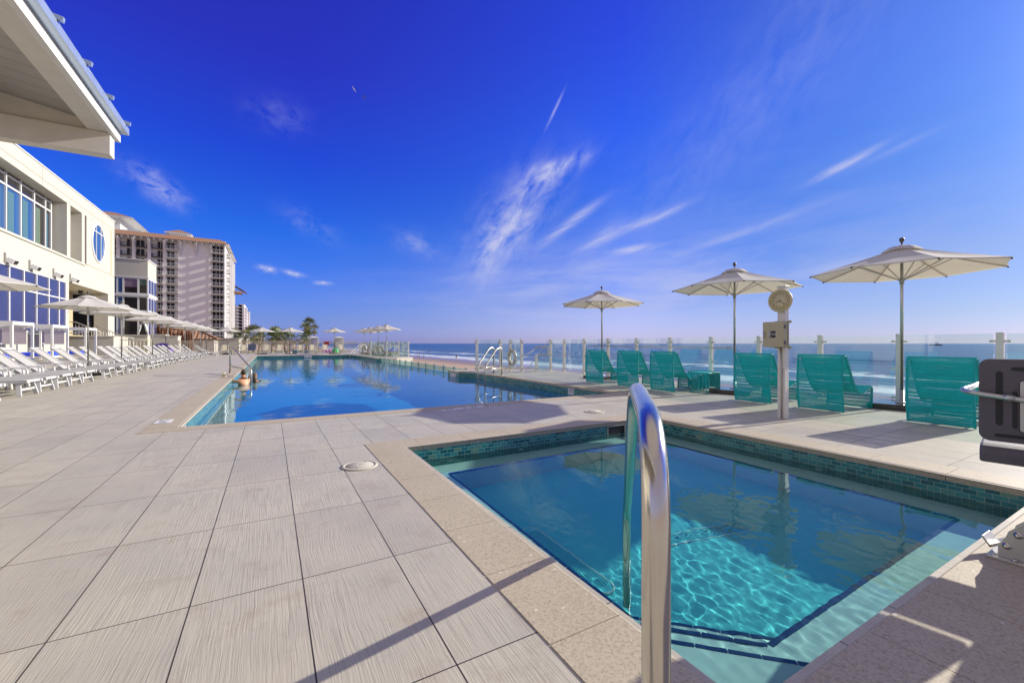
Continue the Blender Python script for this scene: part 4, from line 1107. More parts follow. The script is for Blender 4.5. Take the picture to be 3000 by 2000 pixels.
for zz in (-.21,.20): mb.box(-.012,.004,-.20,-.15,zz-.02,zz+.02); mb.box(-.012,.004,-.01,.05,zz-.015,zz+.015)
mb.build('mounting_lugs', 'box_beige', th)
mb = MB(); mb.lathe([(.0,.0),(.014,.0),(.016,.012),(.0,.014)], 12, M=Matrix.Translation((-.166,.125,.0)) @ Mx @ Matrix.Diagonal((1,3.2,1,1))); mb.build('latch', 'mid_grey_metal', lid)
mb = MB(); mb.box(-.1672,-.1655,-.058,.058,-.062,.062); mb.build('sticker_border', 'white_mark', lid)
mb = MB(); mb.box(-.1684,-.1668,-.053,.053,-.057,.057); mb.build('sticker', 'black', lid)
Mb = face_M((-.1688,0,0), (0,-1,0), (0,0,1))
text_mesh('lettering', 'PHONE', .034, Mb @ Matrix.Translation((.012,0,0)), 'white_mark', lid, .0004)
mb = MB(); q = [Mb @ Vector(v) for v in ((-.026,.040,.002),(-.040,.034,.002),(-.043,0,.002),(-.040,-.034,.002),(-.026,-.040,.002))]
mb.tube(fillet(q, .01, 4), .005, 6); mb.ball(q[0], .009, 6); mb.ball(q[-1], .009, 6); mb.build('handset_symbol', 'white_mark', lid)
mb = MB(); mb.box(-.1668,-.1656,-.04,.05,.085,.10); mb.build('small_plate', 'box_beige', lid)

# ------------------------------------------------------------------ pool lift (right edge)
th = thing('pool_lift', 'pool lift with a dark plastic seat on a bolted metal base at the right edge', 'pool lift', (3.9, .55, 0))
ox, oy = 3.9, .55
mb = MB(); mb.box(3.485-ox, 3.80-ox, -.05-oy, .735-oy, .006, .018); mb.build('base_plate', 'lift_metal', th, bevel=.003)
prof = [(.0,.018),(.0,.075),(.012,.10),(.03,.135),(.038,.165),(.10,.235),(.20,.40),(.30,.46),(.62,.46),(.62,.018)]
for xx in (3.525, 3.68):
    M = Matrix(((0,0,1,xx-ox),(-1,0,0,.695-oy),(0,1,0,0),(0,0,0,1)))
    mb = MB(); mb.prism(prof, 0, .012, M); mb.build('bracket_cheek', 'lift_metal', th, bevel=.002)
mb = MB(); M = Matrix.Translation((3.54-ox,.70-oy,.10)) @ Matrix.Rotation(-.6,4,'X'); mb.box(0,.135,-.01,.055,-.03,-.015,M); mb.box(0,.135,.045,.055,-.03,.035,M); mb.build('cross_block', 'lift_metal', th, bevel=.003)
for yy, zz in ((.661,.084),(.620,.158),(.52,.30)):
    M = Matrix.Translation((3.524-ox, yy-oy, zz)) @ Matrix.Rotation(-PI/2, 4, 'Y')
    mb = MB(); mb.lathe([(.0,.0),(.018,.0),(.018,.003),(.010,.004),(.010,.010),(.008,.012),(.0,.012)], 18, M=M); mb.build('bolt', 'steel', th)
mb = MB(); mb.lathe([(.0,.018),(.012,.018),(.012,.028),(.0,.028)], 6, (3.505-ox, .63-oy, 0)); mb.build('anchor_nut', 'steel', th)
mb = MB(); mb.tube([(3.61-ox,.10-oy,.02),(3.61-ox,.10-oy,1.9)], .055, 14); mb.build('mast', 'lift_metal', th)
mb = MB(); mb.prism([(.42,.02),(.42,.55),(.30,.85),(.12,1.25),(-.75,1.25),(-.9,1.1),(-.9,.02)], 3.80-ox, 4.2-ox, Matrix(((0,0,1,0),(1,0,0,-oy),(0,1,0,0),(0,0,0,1)))); mb.build('housing', 'white_plastic', th, bevel=.03)
mb = MB(); mb.tube([(3.61-ox,.10-oy,1.6),(4.05-ox,.30-oy,1.45),(4.05-ox,.35-oy,1.0)], .03, 10); mb.build('arm', 'lift_metal', th)
def LD(l, dep, z): return Vector((dep*math.sin(YAW)+l*math.cos(YAW)-ox, dep*math.cos(YAW)-l*math.sin(YAW)-oy, z))
PL = LD(2.90, 2.62, 0); Wb = .46; PR = LD(2.90+.643*Wb, 2.62-.766*Wb, 0)
rt = (PR-PL).normalized(); nb = LD(2.90-.766, 2.62-.643, 0)-PL; nb.normalize()
S = Matrix(((*rt,0),(0,0,1,0),(*nb,0),(0,0,0,1))).transposed(); S.translation = PL     # x right, y up, z towards the camera
z0, z1 = .605, 1.107
def rrect(x0,y0,x1,y1,r,n=6):
    out = []
    for cx, cy, a in ((x1-r,y1-r,0),(x0+r,y1-r,PI/2),(x0+r,y0+r,PI),(x1-r,y0+r,3*PI/2)):
        out += [(cx+r*math.cos(a+PI/2*k/n), cy+r*math.sin(a+PI/2*k/n)) for k in range(n+1)]
    return out
mb = MB(); mb.prism(rrect(0,z0,Wb,z1,.05), -.035, 0, S); back = mb.build('seat_back', 'lift_plastic', th, bevel=.010, seg=3)
for q in ((.070,z0+.10,.098,z1-.075,.013),(Wb-.10,z0+.10,Wb-.072,z1-.075,.013),(.13,z1-.070,Wb-.13,z1-.048,.010),(.065,z0+.030,Wb-.065,z0+.050,.009),(.135,z0+.09,.155,z1-.19,.009)):
    mb = MB(); mb.prism(rrect(*q), 0.0005, .0025, S); mb.build('slot', 'black', back)
mb = MB(); mb.prism(rrect(.165,z0+.075,.40,z1-.13,.012), .004, .016, S); br = mb.build('mounting_plate', 'lift_metal', th, bevel=.002)
for q in ((.195,z0+.105),(.20,z1-.165)):
    mb = MB(); mb.lathe([(.0,.016),(.013,.016),(.013,.022),(.007,.024),(.0,.024)], 14, M=S @ Matrix.Translation((q[0],q[1],0))); mb.build('bolt', 'steel', br)
Ms = Matrix(((*(-nb),0),(0,0,1,0),(*rt,0),(0,0,0,1))).transposed(); Ms.translation = PL+Vector((0,0,.525))+nb*.02
pan = [(-.03,-.045),(-.035,.02),(-.01,.050),(.05,.060),(.36,.052),(.44,.075),(.47,.03),(.42,-.01),(.05,-.045)]
mb = MB(); mb.prism(pan, .005, Wb-.005, Ms); mb.build('seat_pan', 'lift_plastic', th, bevel=.014, seg=3)
mb = MB(); zz = .885
p = [S @ Vector(v) for v in ((Wb+.02,zz-.05,.05),(.15,zz-.012,.05),(-.03,zz+.01,.02),(-.075,zz+.02,-.05),(-.03,zz+.035,-.20),(-.02,zz+.035,-.45))]
mb.tube(fillet(p, .07, 6), .0155, 12); mb.build('armrest_tube', 'brushed_alu', th)
mb = MB(); mb.tube([S @ Vector((.10,zz-.005,.05)), S @ Vector((.145,zz-.009,.05))], .0185, 12); mb.build('tube_collar', 'brushed_alu', th)
mb = MB(); p = [S @ Vector(v) for v in ((Wb-.15,1.00,.06),(Wb-.15,1.2,.06),(Wb+.05,1.4,.05))]; mb.tube(fillet(p,.1,6), .028, 12); mb.build('upper_tube', 'white_metal', th)
# ------------------------------------------------------------------ roof canopy, top left
th = thing('roof_canopy', 'white roof overhang with standing seams and a thick end beam, top left', 'roof', (-2.1, 6, 0))
cx, cyy = -2.1, 6
def cb(mb, x0,x1,y0,y1,z0,z1): mb.box(x0-cx,x1-cx,y0-cyy,y1-cyy,z0,z1)
mb = MB(); cb(mb, -8.5,-2.18,8.87,9.07,4.15,4.50); mb.build('end_beam', 'grey_soffit', th, bevel=.01)
mb = MB(); cb(mb, -2.45,-2.205,-3,9.15,4.503,4.70); mb.build('eave_beam', 'grey_soffit', th, bevel=.006)
mb = MB(); cb(mb, -2.20,-2.13,-3,9.17,4.48,4.70); mb.build('fascia', 'white_paint', th)
mb = MB(); cb(mb, -2.127,-2.03,-3,9.20,4.63,4.74); mb.build('gutter', 'roof_metal', th)
mb = MB(); mb.prism([(-.105,4.503),(-6.4,4.503),(-6.4,5.70),(-.35,4.655),(-.105,4.655)], -.05, .05, Matrix(((1,0,0,0),(0,0,1,2.97),(0,1,0,0),(0,0,0,1)))); mb.build('gable_infill', 'grey_soffit', th)
mb = MB(); mb.box(-1.75,-1.5,-9,2.86,4.40,4.78); mb.build('inner_beam', 'grey_soffit', th, bevel=.01)
mb = MB(); a0, a1 = -.35, -6.8
mb.face([(a0,-9,4.66),(a0,3.0,4.66),(a1,3.0,5.75),(a1,-9,5.75)]); mb.face([(a0,-9,4.69),(a1,-9,5.78),(a1,2.86,5.78),(a0,2.86,4.69)])
mb.build('metal_soffit', 'metal_soffit', th, recalc=False)
mb = MB(); mb.face([(.06,-9,4.745),(.06,3.18,4.745),(a1,3.18,5.90),(a1,-9,5.90)]); mb.face([(.06,-9,4.76),(a1,-9,5.915),(a1,3.18,5.915),(.06,3.18,4.76)])
mb.face([(a1,3.18,5.90),(a1,3.18,5.915),(.06,3.18,4.76),(.06,3.18,4.745)])
mb.build('roof_sheet', 'roof_metal', th, recalc=False)
for Y in (1.4,2.25,3.1,3.95,4.8,5.65,6.5,7.35,8.2,9.05):
    mb = MB(); mb.beam((.12,Y-cyy,4.765),(a1,Y-cyy,5.94),.05,.05); mb.build('roof_seam', 'roof_metal', th)

# ------------------------------------------------------------------ left building
XF = -16.0
Yf = lambda px: at_x(px, XF)
def Zf(px, py): return hz(XF, Yf(px), py)
YE = Yf(335.5)
zt = Zf(335.5, 651); zo1 = Zf(254, 634); zo0 = Zf(250, 776); zl1 = Zf(192, 826); zl0 = Zf(181, 978); zp = Zf(300, 856); ztr = Zf(172, 872)
th = thing('event_building', 'cream two storey building with oval window and blue glazing on the left', 'building', (XF, 40, 0))
def bb(mb, x0,x1,y0,y1,z0,z1): mb.box(x0-XF,x1-XF,y0-40,y1-40,z0,z1)
Y0 = 2.0; yo = Yf(254); yw = Yf(192); yp0 = Yf(202); yp1 = Yf(317)
mb = MB()
bb(mb, -17.2,XF,Y0,YE,zo1,zt); bb(mb, -17.2,XF,yo,YE,zo0,zo1); bb(mb, -17.2,XF,Y0,YE,zp,zo0)
bb(mb, -17.2,XF,Y0,yw,zl1,zp) if zl1 < zp else None
bb(mb, -17.2,XF,Y0,yw,0,zl0); bb(mb, -17.2,XF,yw,yp0,0,zp); bb(mb, -17.2,XF,yp1,YE,0,zp)
bb(mb, -40,-17.205,Y0,YE,zp,zt-.3); bb(mb, -40,-17.205,Y0,yp0,0,zp); bb(mb, -40,-24,yp0,YE,0,zp)
mb.build('wall', 'cream_stucco', th, bevel=.02)
mb = MB(); bb(mb, -17.3,XF+.06,Y0-.05,YE+.06,zt,zt+.10); mb.build('parapet_cap', 'white_metal', th)
mb = MB(); bb(mb, XF-.3,XF+.10,Y0,Yf(248),zo0-.12,zo0+.06); mb.build('sill_ledge', 'cream_stucco', th)
# score lines in the render
mb = MB()
for (pa, ya, pb, yb_) in ((21,450,335.5,676),):
    zz = Zf(335.5, 676); bb(mb, XF,XF+.004,Y0,YE,zz-.03,zz+.03)
zz = Zf(325, 805); bb(mb, XF,XF+.004,Yf(250),YE,zz-.03,zz+.03); zz = Zf(320, 735); bb(mb, XF,XF+.004,Yf(308),YE,zz-.02,zz+.02); zz = Zf(262, 735);
for p in (124, 270, 300): bb(mb, XF,XF+.004,Yf(p)-.03,Yf(p)+.03,zo1,zt) 
simple('joint_grey', (.30,.27,.20), .8); mb.build('joint_lines', 'joint_grey', th)
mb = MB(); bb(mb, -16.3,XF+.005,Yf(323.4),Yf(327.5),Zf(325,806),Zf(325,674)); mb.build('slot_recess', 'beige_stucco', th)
# piers in the loggia
for pa, pb in ((197,206.6),(240.5,248.5)):
    mb = MB(); bb(mb, -17.0,XF-.003,Yf(pa),Yf(pb),zo0,zo1); mb.build('pier', 'cream_stucco', th, bevel=.02)
# upper glazing set back 1 m
Xg = -17.0
yg = [at_x(p, Xg) for p in (-60, -22, 13, 56.4, 96, 129, 145.5)]
ztx = hz(Xg, at_x(129, Xg), 610)
th2 = []
for i in range(len(yg)-1):
    fr = MB(); bb(fr, Xg+.005,Xg+.11,yg[i]-.07,yg[i]+.07,zo0,zo1); bb(fr, Xg+.005,Xg+.10,yg[i]+.07,yg[i+1]-.07,ztx-.07,ztx+.07); bb(fr, Xg+.005,Xg+.10,yg[i]+.07,yg[i+1]-.07,zo1-.35,zo1-.2)
    if i == len(yg)-2: bb(fr, Xg+.005,Xg+.11,yg[i+1]-.07,yg[i+1]+.10,zo0,zo1)
    fo = fr.build('window', 'white_metal', th)
    m2 = MB(); bb(m2, Xg-.10,Xg,yg[i]+.07,yg[i+1]-.07,zo0,ztx-.07); m2.build('pane', 'window_sky' if i < 4 else 'window_brown', fo)
    m2 = MB(); bb(m2, Xg-.10,Xg,yg[i]+.07,yg[i+1]-.07,ztx+.07,zo1-.1); m2.build('pane', 'window_brown', fo)
    m2 = MB(); n_ = 9; w0 = yg[i]+.3; w1 = yg[i]+ (yg[i+1]-yg[i])*.62
    pts = [(Xg+.02+.0-XF+.03*math.cos(k*PI), w0+(w1-w0)*k/n_-40) for k in range(n_+1)]
    for a, b in zip(pts, pts[1:]): m2.face([(a[0],a[1],zo0+.1),(b[0],b[1],zo0+.1),(b[0],b[1],ztx-.3),(a[0],a[1],ztx-.3)])
    m2.build('curtain', 'curtain_green' if i in (4,) else 'curtain_blue', fo)
# oval window
yc = (Yf(268.5)+Yf(306))/2; ry = (Yf(306)-Yf(268.5))/2; zc = Zf(287.5, 713); rz_ = ry*1.02
el_ = lambda k, s, n=40: (yc-40+ry*s*math.cos(2*PI*k/n), zc+rz_*s*math.sin(2*PI*k/n))
mb = MB(); mb.tube([(.02, *el_(k, 1.0)) for k in range(40)], .10, 6, closed=True)
dy = ry*.36
for s in (-1, 1): mb.box(.0,.06,yc-40+s*dy-.05,yc-40+s*dy+.05,zc-rz_*.92,zc+rz_*.92)
mb.box(.0,.055,yc-40-ry*.8,yc-40+ry*.8,zc+rz_*.56-.05,zc+rz_*.56+.05); ow = mb.build('oval_window', 'white_metal', th)
mb = MB(); mb.face([(.008, *el_(k, .98)) for k in range(40)]); mb.build('pane', 'window_sky', ow)
# lower glazing flush
cols = [-45,-15,25.8,68.9,106,142,172,191.5]; yl = [Yf(p) for p in cols]
for i in range(len(yl)-1):
    fr = MB(); bb(fr, XF-.06,XF+.05,yl[i]-.06,yl[i]+.06,zl0,zl1); bb(fr, XF-.06,XF+.045,yl[i]+.06,yl[i+1]-.06,ztr-.05,ztr+.05); bb(fr, XF-.06,XF+.045,yl[i]+.06,yl[i+1]-.06,zl1-.08,zl1); bb(fr, XF-.06,XF+.045,yl[i]+.06,yl[i+1]-.06,zl0,zl0+.1)
    if i == len(yl)-2: bb(fr, XF-.06,XF+.05,yl[i+1]-.06,yl[i+1]+.05,zl0,zl1)
    fo = fr.build('window', 'white_metal', th)
    m2 = MB(); bb(m2, XF-.2,XF-.03,yl[i]+.06,yl[i+1]-.06,zl0+.1,zl1-.08); m2.build('pane', 'window_blue', fo)
mb = MB(); bb(mb, XF+.0,XF+.03,Yf(194),Yf(198),Zf(196,917),Zf(196,908)); sg = mb.build('wall_plate', 'white_mark', th)
mb = MB(); bb(mb, XF+.03,XF+.04,Yf(194.3),Yf(197.7),Zf(196,915.5),Zf(196,912.5)); simple('red_mark', (0.665,0.0266,0.0266), .5); mb.build('red_stripe', 'red_mark', sg)
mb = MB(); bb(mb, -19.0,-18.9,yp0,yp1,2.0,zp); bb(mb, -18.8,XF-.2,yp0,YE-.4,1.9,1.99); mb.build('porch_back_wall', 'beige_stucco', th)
for i, (px, py) in enumerate([(14,756),(86,776),(156,799),(205,814)]):
    Y = Yf(px); z = Zf(px, py)
    f = thing('wall_floodlight', f'white floodlight on the cream wall above the blue windows, {nth(i)} from the left', 'floodlight', (XF+.02, Y, z), 0, 'floodlights above the blue windows')
    mb = MB(); mb.box(.0,.12,-.22,-.08,-.55,.55); mb.build('bracket', 'mid_grey_metal', f)
    mb = MB(); mb.box(.15,.75,-.15,.75,-.28,.26, Matrix.Rotation(.5,4,'Y')); mb.build('housing', 'white_metal', f, bevel=.04)
    mb = MB(); mb.box(.75,.77,-.08,.68,-.2,.2, Matrix.Rotation(.5,4,'Y')); mb.build('lens', 'window_brown', f)
    f.scale = (.68,.68,.68)
f = thing('porch_lantern', 'small black lantern hanging in the porch of the cream building', 'lantern', (-17.5, at_x(236,-17.5), hz(-17.5, at_x(236,-17.5), 851)))
mb = MB(); mb.lathe([(.0,-.35),(.18,-.35),(.22,.1),(.05,.3),(.0,.3)], 8); mb.build('body', 'black', f)
mb = MB(); mb.tube([(0,0,.3),(0,0,.9)], .03, 5); mb.build('chain', 'black', f)

# terrace blocks, stair rails
def block(name, label, x0,x1,y0,y1,z0,z1,mat='beige_stucco',cap='cream_stucco'):
    t_ = thing(name, label, 'wall', ((x0+x1)/2, (y0+y1)/2, 0))
    mb = MB(); mb.box(-(x1-x0)/2,(x1-x0)/2,-(y1-y0)/2,(y1-y0)/2,z0,z1-.12); mb.build('wall_body', mat, t_, bevel=.01)
    mb = MB(); mb.box(-(x1-x0)/2-.06,(x1-x0)/2+.06,-(y1-y0)/2-.06,(y1-y0)/2+.06,z1-.118,z1); mb.build('coping', cap, t_, bevel=.01)
    return t_
YB = 57.5
xa, xb = at_y(189, YB), at_y(333, YB)
ztb = hz(xb, YB, 984)
block('terrace_wall', 'long plain terrace wall below the porch stairs, its right end in sun', xa, xb, YB, YB+5, 0, ztb, 'cream_stucco')
block('terrace_floor', 'raised terrace in front of the glass bay of the second building', -24, -13.0, 66.6, 71.9, 0, 2.25, 'cream_stucco')
Yq = 64.0
block('planter_wall', 'cream planter wall with sunlit right end, left of the purple float', at_y(440,Yq), at_y(484,Yq), Yq, Yq+2, 0, hz(at_y(460,Yq),Yq,979), 'cream_stucco')
block('planter_wall', 'cream planter wall in shade directly right of the purple float', at_y(486,Yq), at_y(521,Yq), Yq, Yq+2, 0, hz(at_y(500,Yq),Yq,983), 'cream_stucco')
def railing(label, pts, h=1.0, mat='mid_grey_metal', step=.28, top=None):
    t_ = thing('stair_railing', label, 'railing', pts[0]); o0 = Vector(pts[0])
    P_ = [Vector(p)-o0 for p in pts]
    mb = MB(); mb.tube([p+Vector((0,0,h)) for p in P_], .045, 6); mb.build('handrail', mat, t_)
    mb = MB(); mb.tube([p+Vector((0,0,.15)) for p in P_], .03, 6); mb.build('bottom_rail', mat, t_)
    mb = MB()
    for a, b in zip(P_, P_[1:]):
        n_ = max(1, int((b-a).length/step))
        for k in range(n_+1):
            p = a.lerp(b, k/n_); mb.tube([p+Vector((0,0,.0 if k % 5 == 0 else .15)), p+Vector((0,0,h))], .022, 4)
    mb.build('balusters', mat, t_); return t_
def W(px, py, Y):
    X = at_y(px, Y); return (X, Y, hz(X, Y, py))
def W0(px, py, Y, h):
    p = W(px, py, Y); return (p[0], p[1], p[2]-h)
railing('long sloping grey stair railing in front of the porch of the cream building', [W0(200,942,62.4,1.4), W0(222,943,62.4,1.4), W0(296,973,62.4,1.4)], 1.4)
railing('second sloping grey stair railing leading down past the terrace wall', [W0(275,950,60.5,1.4), W0(283,951,60.5,1.4), W0(358,981,60.5,1.4), W0(392,996,60.5,1.1)], 1.3)
railing('low straight white railing behind the middle of the lounger row', [W0(347,995.5,59.5,1.55), W0(443,995.5,59.5,1.55)], 1.55, 'rail_tan')

# glass bay of the second building
YQ = 72.0
xl, xm = at_y(333.5, YQ), at_y(433.5, YQ); yr = at_x(458, xm)
zA = hz(xm, YQ, 763.6); zB = hz(xm, YQ, 812); zC = hz(xm, YQ, 866); zD = hz(xm, YQ, 979)
th = thing('glass_bay_building', 'building bay with dark floor to ceiling glass under a plain cream parapet', 'building', (xm, YQ, 0))
def qb(mb, x0,x1,y0,y1,z0,z1): mb.box(x0-xm,x1-xm,y0-YQ,y1-YQ,z0,z1)
mb = MB(); qb(mb, xl-4,xm,YQ,yr,zB,zA); mb.build('parapet_wall', 'cream_stucco', th, bevel=.03)
mb = MB(); qb(mb, xl-4.1,xm+.1,YQ-.1,yr+.1,zA,zA+.12); qb(mb, xl-4.1,xm+.08,YQ-.08,yr+.08,zB-.15,zB-.002); mb.build('trim', 'white_metal', th)
mb = MB(); qb(mb, xl-4,xm-.3,YQ+.3,yr-.3,0,zB-.2); mb.build('core', 'black', th)
mb = MB(); qb(mb, xl-4,xm,YQ,yr,0,2.1); mb.build('plinth', 'cream_stucco', th)
fx = [at_y(p, YQ) for p in (343,361,405,433)]
for (z0_, z1_) in ((zC+.15,zB-.16),(5.4,zC-.15),(2.12,5.2)):
    for a, b in zip(fx, fx[1:]):
        mb = MB(); qb(mb, a-.09,a+.09,YQ-.02,YQ+.1,z0_,z1_); qb(mb, a+.09,b-.09,YQ-.01,YQ+.08,z0_,z0_+.14); qb(mb, a+.09,b-.09,YQ-.01,YQ+.08,z1_-.14,z1_)
        if b == fx[-1]: qb(mb, b-.09,b+.04,YQ-.02,YQ+.1,z0_,z1_)
        wd = mb.build('window', 'white_metal', th)
        mb = MB(); qb(mb, a+.09,b-.09,YQ+.06,YQ+.2,z0_+.14,z1_-.14); mb.build('pane', 'window_brown', wd)
        if z0_ > zC and b != fx[1]: mb = MB(); qb(mb, a+.12,b-.1,YQ+.03,YQ+.05,z0_+(.9 if b == fx[2] else 1.2),z1_-.15); mb.build('blind', 'curtain_mauve' if b == fx[2] else 'curtain_green', wd)
    ys = [YQ+.1, YQ+(yr-YQ)*.33, YQ+(yr-YQ)*.66, yr-.1]
    for a, b in zip(ys, ys[1:]):
        mb = MB(); qb(mb, xm-.1,xm+.03,a-.07,a+.07,z0_,z1_); qb(mb, xm-.08,xm+.02,a+.07,b-.07,z0_,z0_+.14); qb(mb, xm-.08,xm+.02,a+.07,b-.07,z1_-.14,z1_)
        wd = mb.build('window', 'white_metal', th)
        mb = MB(); qb(mb, xm-.2,xm-.03,a+.07,b-.07,z0_+.14,z1_-.14); mb.build('pane', 'window_blue', wd)
mb = MB()
for zz in (zC, 5.3): qb(mb, xl-4,xm+.12,YQ-.12,yr+.12,zz-.14,zz+.14)
mb.build('floor_band', 'white_metal', th)
mb = MB(); qb(mb, xl-.2,xl+.9,YQ-.0,YQ+.35,2.1,zB-.2); mb.build('corner_glazing', 'window_sky', th)
mb = MB(); p_ = [W(418,905,YQ-.3), W(426,935,YQ-.3), W(431,960,YQ-.3)]; 
for q in ([W(404,976,YQ-.3), W(411,962,YQ-.3), W(413,950,YQ-.3)], [W(421,942,YQ-.3), W(427,955,YQ-.3), W(431,972,YQ-.3)]):
    mb.tube(fillet([Vector(v)-Vector((xm,YQ,0)) for v in q], 1, 5), .14, 6)
mb.build('tied_curtains', 'white_metal', th)

# ------------------------------------------------------------------ hotel tower
YH = 172.0
HX = lambda px: at_y(px, YH)
xR = HX(659); xL = HX(300); 
fl = lambda k: 31.5-2.76*k
ze = hz(xR, YH, 717)
th = thing('hotel_tower', 'tall cream hotel with balconies and a red tiled roof edge', 'building', (xR, YH, -3.4))
def hb(mb, x0,x1,y0,y1,z0,z1): mb.box(x0-xR,x1-xR,y0-YH,y1-YH,z0+3.4,z1+3.4)
ysE = at_x(683, xR)
wallx0, wallx1 = HX(526), HX(618)
mb = MB(); hb(mb, wallx0,wallx1,YH,YH+3,-3.4,ze); hb(mb, xL,xR,YH+.9,ysE,-3.4,ze); mb.build('wall', 'far_wall', th)
mb = MB()
for p in (300, 345.5, 391.5, 437, 482, 526): x_ = HX(p); hb(mb, x_-.45,x_+.45,YH-.02,YH+.9,-3.4,ze-.5)
mb.build('pilasters', 'far_wall', th)
mb = MB()
for a in range(21):
    x_ = xL+(xR-xL)*a/20; hb(mb, x_-.25,x_+.25,YH-1.1,YH,ze-.75,ze-.15)
for p in (345.5, 391.5, 437, 482, 529, 575, 618):
    x_ = HX(p); mb.prism([(0,0),(0,-4.2),(-.4,-2.2),(-1.5,0)], -.28, .28, Matrix(((0,0,1,x_-xR),(1,0,0,-.05),(0,1,0,ze+2.9),(0,0,0,1))))
mb.build('eave_brackets', 'rail_white', th)
bays = [(300,345,322,343),(346,391,374,391),(391,437,399,420),(437,482,463,481.5),(482,526,488,507)]
bays = [(300,345,320,343),(346.5,390.5,369,390),(392.5,436,397,422),(438,481.5,459,480.8),(484,525,487,510)]
wproto = {}; 
def far_window(parent, x0, x1, z0, z1, Y, n=2, key=None):
    kk = (round(x1-x0,1), round(z1-z0,1), n)
    if kk not in wproto:
        w_ = x1-x0; h_ = z1-z0
        m1 = MB(); 
        for k in range(n+1): m1.box(w_*k/n-.07,w_*k/n+.07,-.06,.05,0,h_)
        m1.box(0,w_,-.05,.04,h_-.1,h_); f_ = m1.build('window', 'rail_white'); m1 = MB(); m1.box(.05,w_-.05,.0,.12,0,h_-.05); g_ = m1.build('pane', 'window_dark', f_)
        wproto[kk] = (f_, g_); f, g = f_, g_
    else:
        f_, g_ = wproto[kk]; f = f_.copy(); g = g_.copy(); COL.objects.link(f); COL.objects.link(g); g.parent = f
    f.parent = parent; f.location = (x0-xR, Y-YH, z0+3.4); return f
bproto = {}
def balcony(parent, x0, x1, z, y0, dep, solid=False, kind='rail_white'):
    kk = (round(x1-x0,1), dep, kind)
    if kk not in bproto:
        w_ = x1-x0; m1 = MB(); m1.box(0,w_,-dep,0,-.22,0)
        m1.box(0,w_,-dep-.03,-dep+.04,1.0,1.08); m1.box(0,.07,-dep,0,1.0,1.08); m1.box(w_-.07,w_,-dep,0,1.0,1.08)
        n_ = int(w_/.42)
        for k in range(n_+1): m1.box(w_*k/n_-.035,w_*k/n_+.035,-dep-.02,-dep+.03,0,1.0)
        for k in range(3): 
            for xx in (.035, w_-.035): m1.box(xx-.03,xx+.03,-dep*k/3-.05,-dep*k/3+.02,0,1.0)
        f_ = m1.build('balcony', kind)
        bproto[kk] = f_; f = f_
    else: f = bproto[kk].copy(); COL.objects.link(f)
    f.parent = parent; f.location = (x0-xR, y0-YH, z+3.4); return f
for bi_, (a, b, c, d) in enumerate(bays):
    for k in range(12):
        far_window(th, HX(c), HX(d), fl(k)+.05, fl(k)+2.15, YH+.80)
        if bi_ in (4,): balcony(th, HX(a)+.3, HX(b)-.2, fl(k), YH+.9, 1.7)
        elif bi_ == 3 and k > 1: balcony(th, HX(a)+.5, HX(b)-.5, fl(k), YH+.9, 1.4)
        else: balcony(th, HX(a)+.5, HX(b)-.5, fl(k), YH+.9, 1.1, kind='dark_metal' if k < 2 else 'rail_white')
# right hand stack
sx0, sx1 = HX(620), HX(657)
for k in range(12):
    far_window(th, sx0+.2, sx1-.3, fl(k)+.05, fl(k)+2.45, YH+.3, 3)
    balcony(th, sx0-.1, sx1, fl(k), YH+.4, 1.5)
mb = MB(); hb(mb, sx0-.2,xR,YH+.5,YH+.89,-3.4,ze); hb(mb, sx1,xR,YH-.2,YH+.49,-3.4,ze); mb.build('stack_wall', 'far_wall', th)
def rp(name, mat, dims, places):
    mb = MB(); mb.box(0,dims[0],0,dims[1],0,dims[2]); o = mb.build(name, mat, th)
    for k, p in enumerate(places):
        if k: o = o.copy(); COL.objects.link(o)
        o.location = (p[0]-xR, p[1]-YH, p[2]+3.4)
rp('side_balcony', 'rail_white', (1.2,4,.25), [(xR,YH+5,fl(k)-.15) for k in range(12)]); rp('side_balcony_rail', 'rail_white', (.9,3.6,.1), [(xR,YH+5.2,fl(k)+.9) for k in range(12)])
for yy in (YH+12, YH+19, YH+26, YH+33): mb = MB(); hb(mb, xR,xR+.8,yy,yy+.8,-3.4,ze-1); mb.build('side_fin', 'rail_white', th)
rp('side_window', 'window_brown', (.15,3,1.9), [(xR-.1,YH+5.5,fl(k)+.2) for k in range(12)]+[(xR-.1,YH+14,fl(k)+.2) for k in range(12)])
# tiled edge: sloping band
mb = MB()
o_ = lambda x,y,z: (x-xR, y-YH, z+3.4)
A = (xL-5, YH-1.3, ze); Bp = (xR+1.3, YH-1.3, ze); C_ = (xR-1.5, YH+2.0, ze+1.9); D_ = (xL-5, YH+2.0, ze+1.9)
mb.mat('roof_tile_x'); mb.face([o_(*A), o_(*Bp), o_(*C_), o_(*D_)])
mb.mat('roof_tile_y'); mb.face([o_(*Bp), o_(xR+1.3, ysE, ze), o_(xR-1.5, ysE, ze+1.9), o_(*C_)])
mb.mat('rail_white'); mb.face([o_(*A), o_(xL-5,YH+2,ze), o_(xR+1.3,YH+2,ze), o_(*Bp)]); mb.face([o_(xR-1.6,YH,ze-.01), o_(xR-1.6,ysE,ze-.01), o_(xR+1.3,ysE,ze-.01), o_(xR+1.3,YH,ze-.01)])
mb.box(-60,0,2,30,ze+3.4,ze+4.9)
mb.build('roof', None, th)
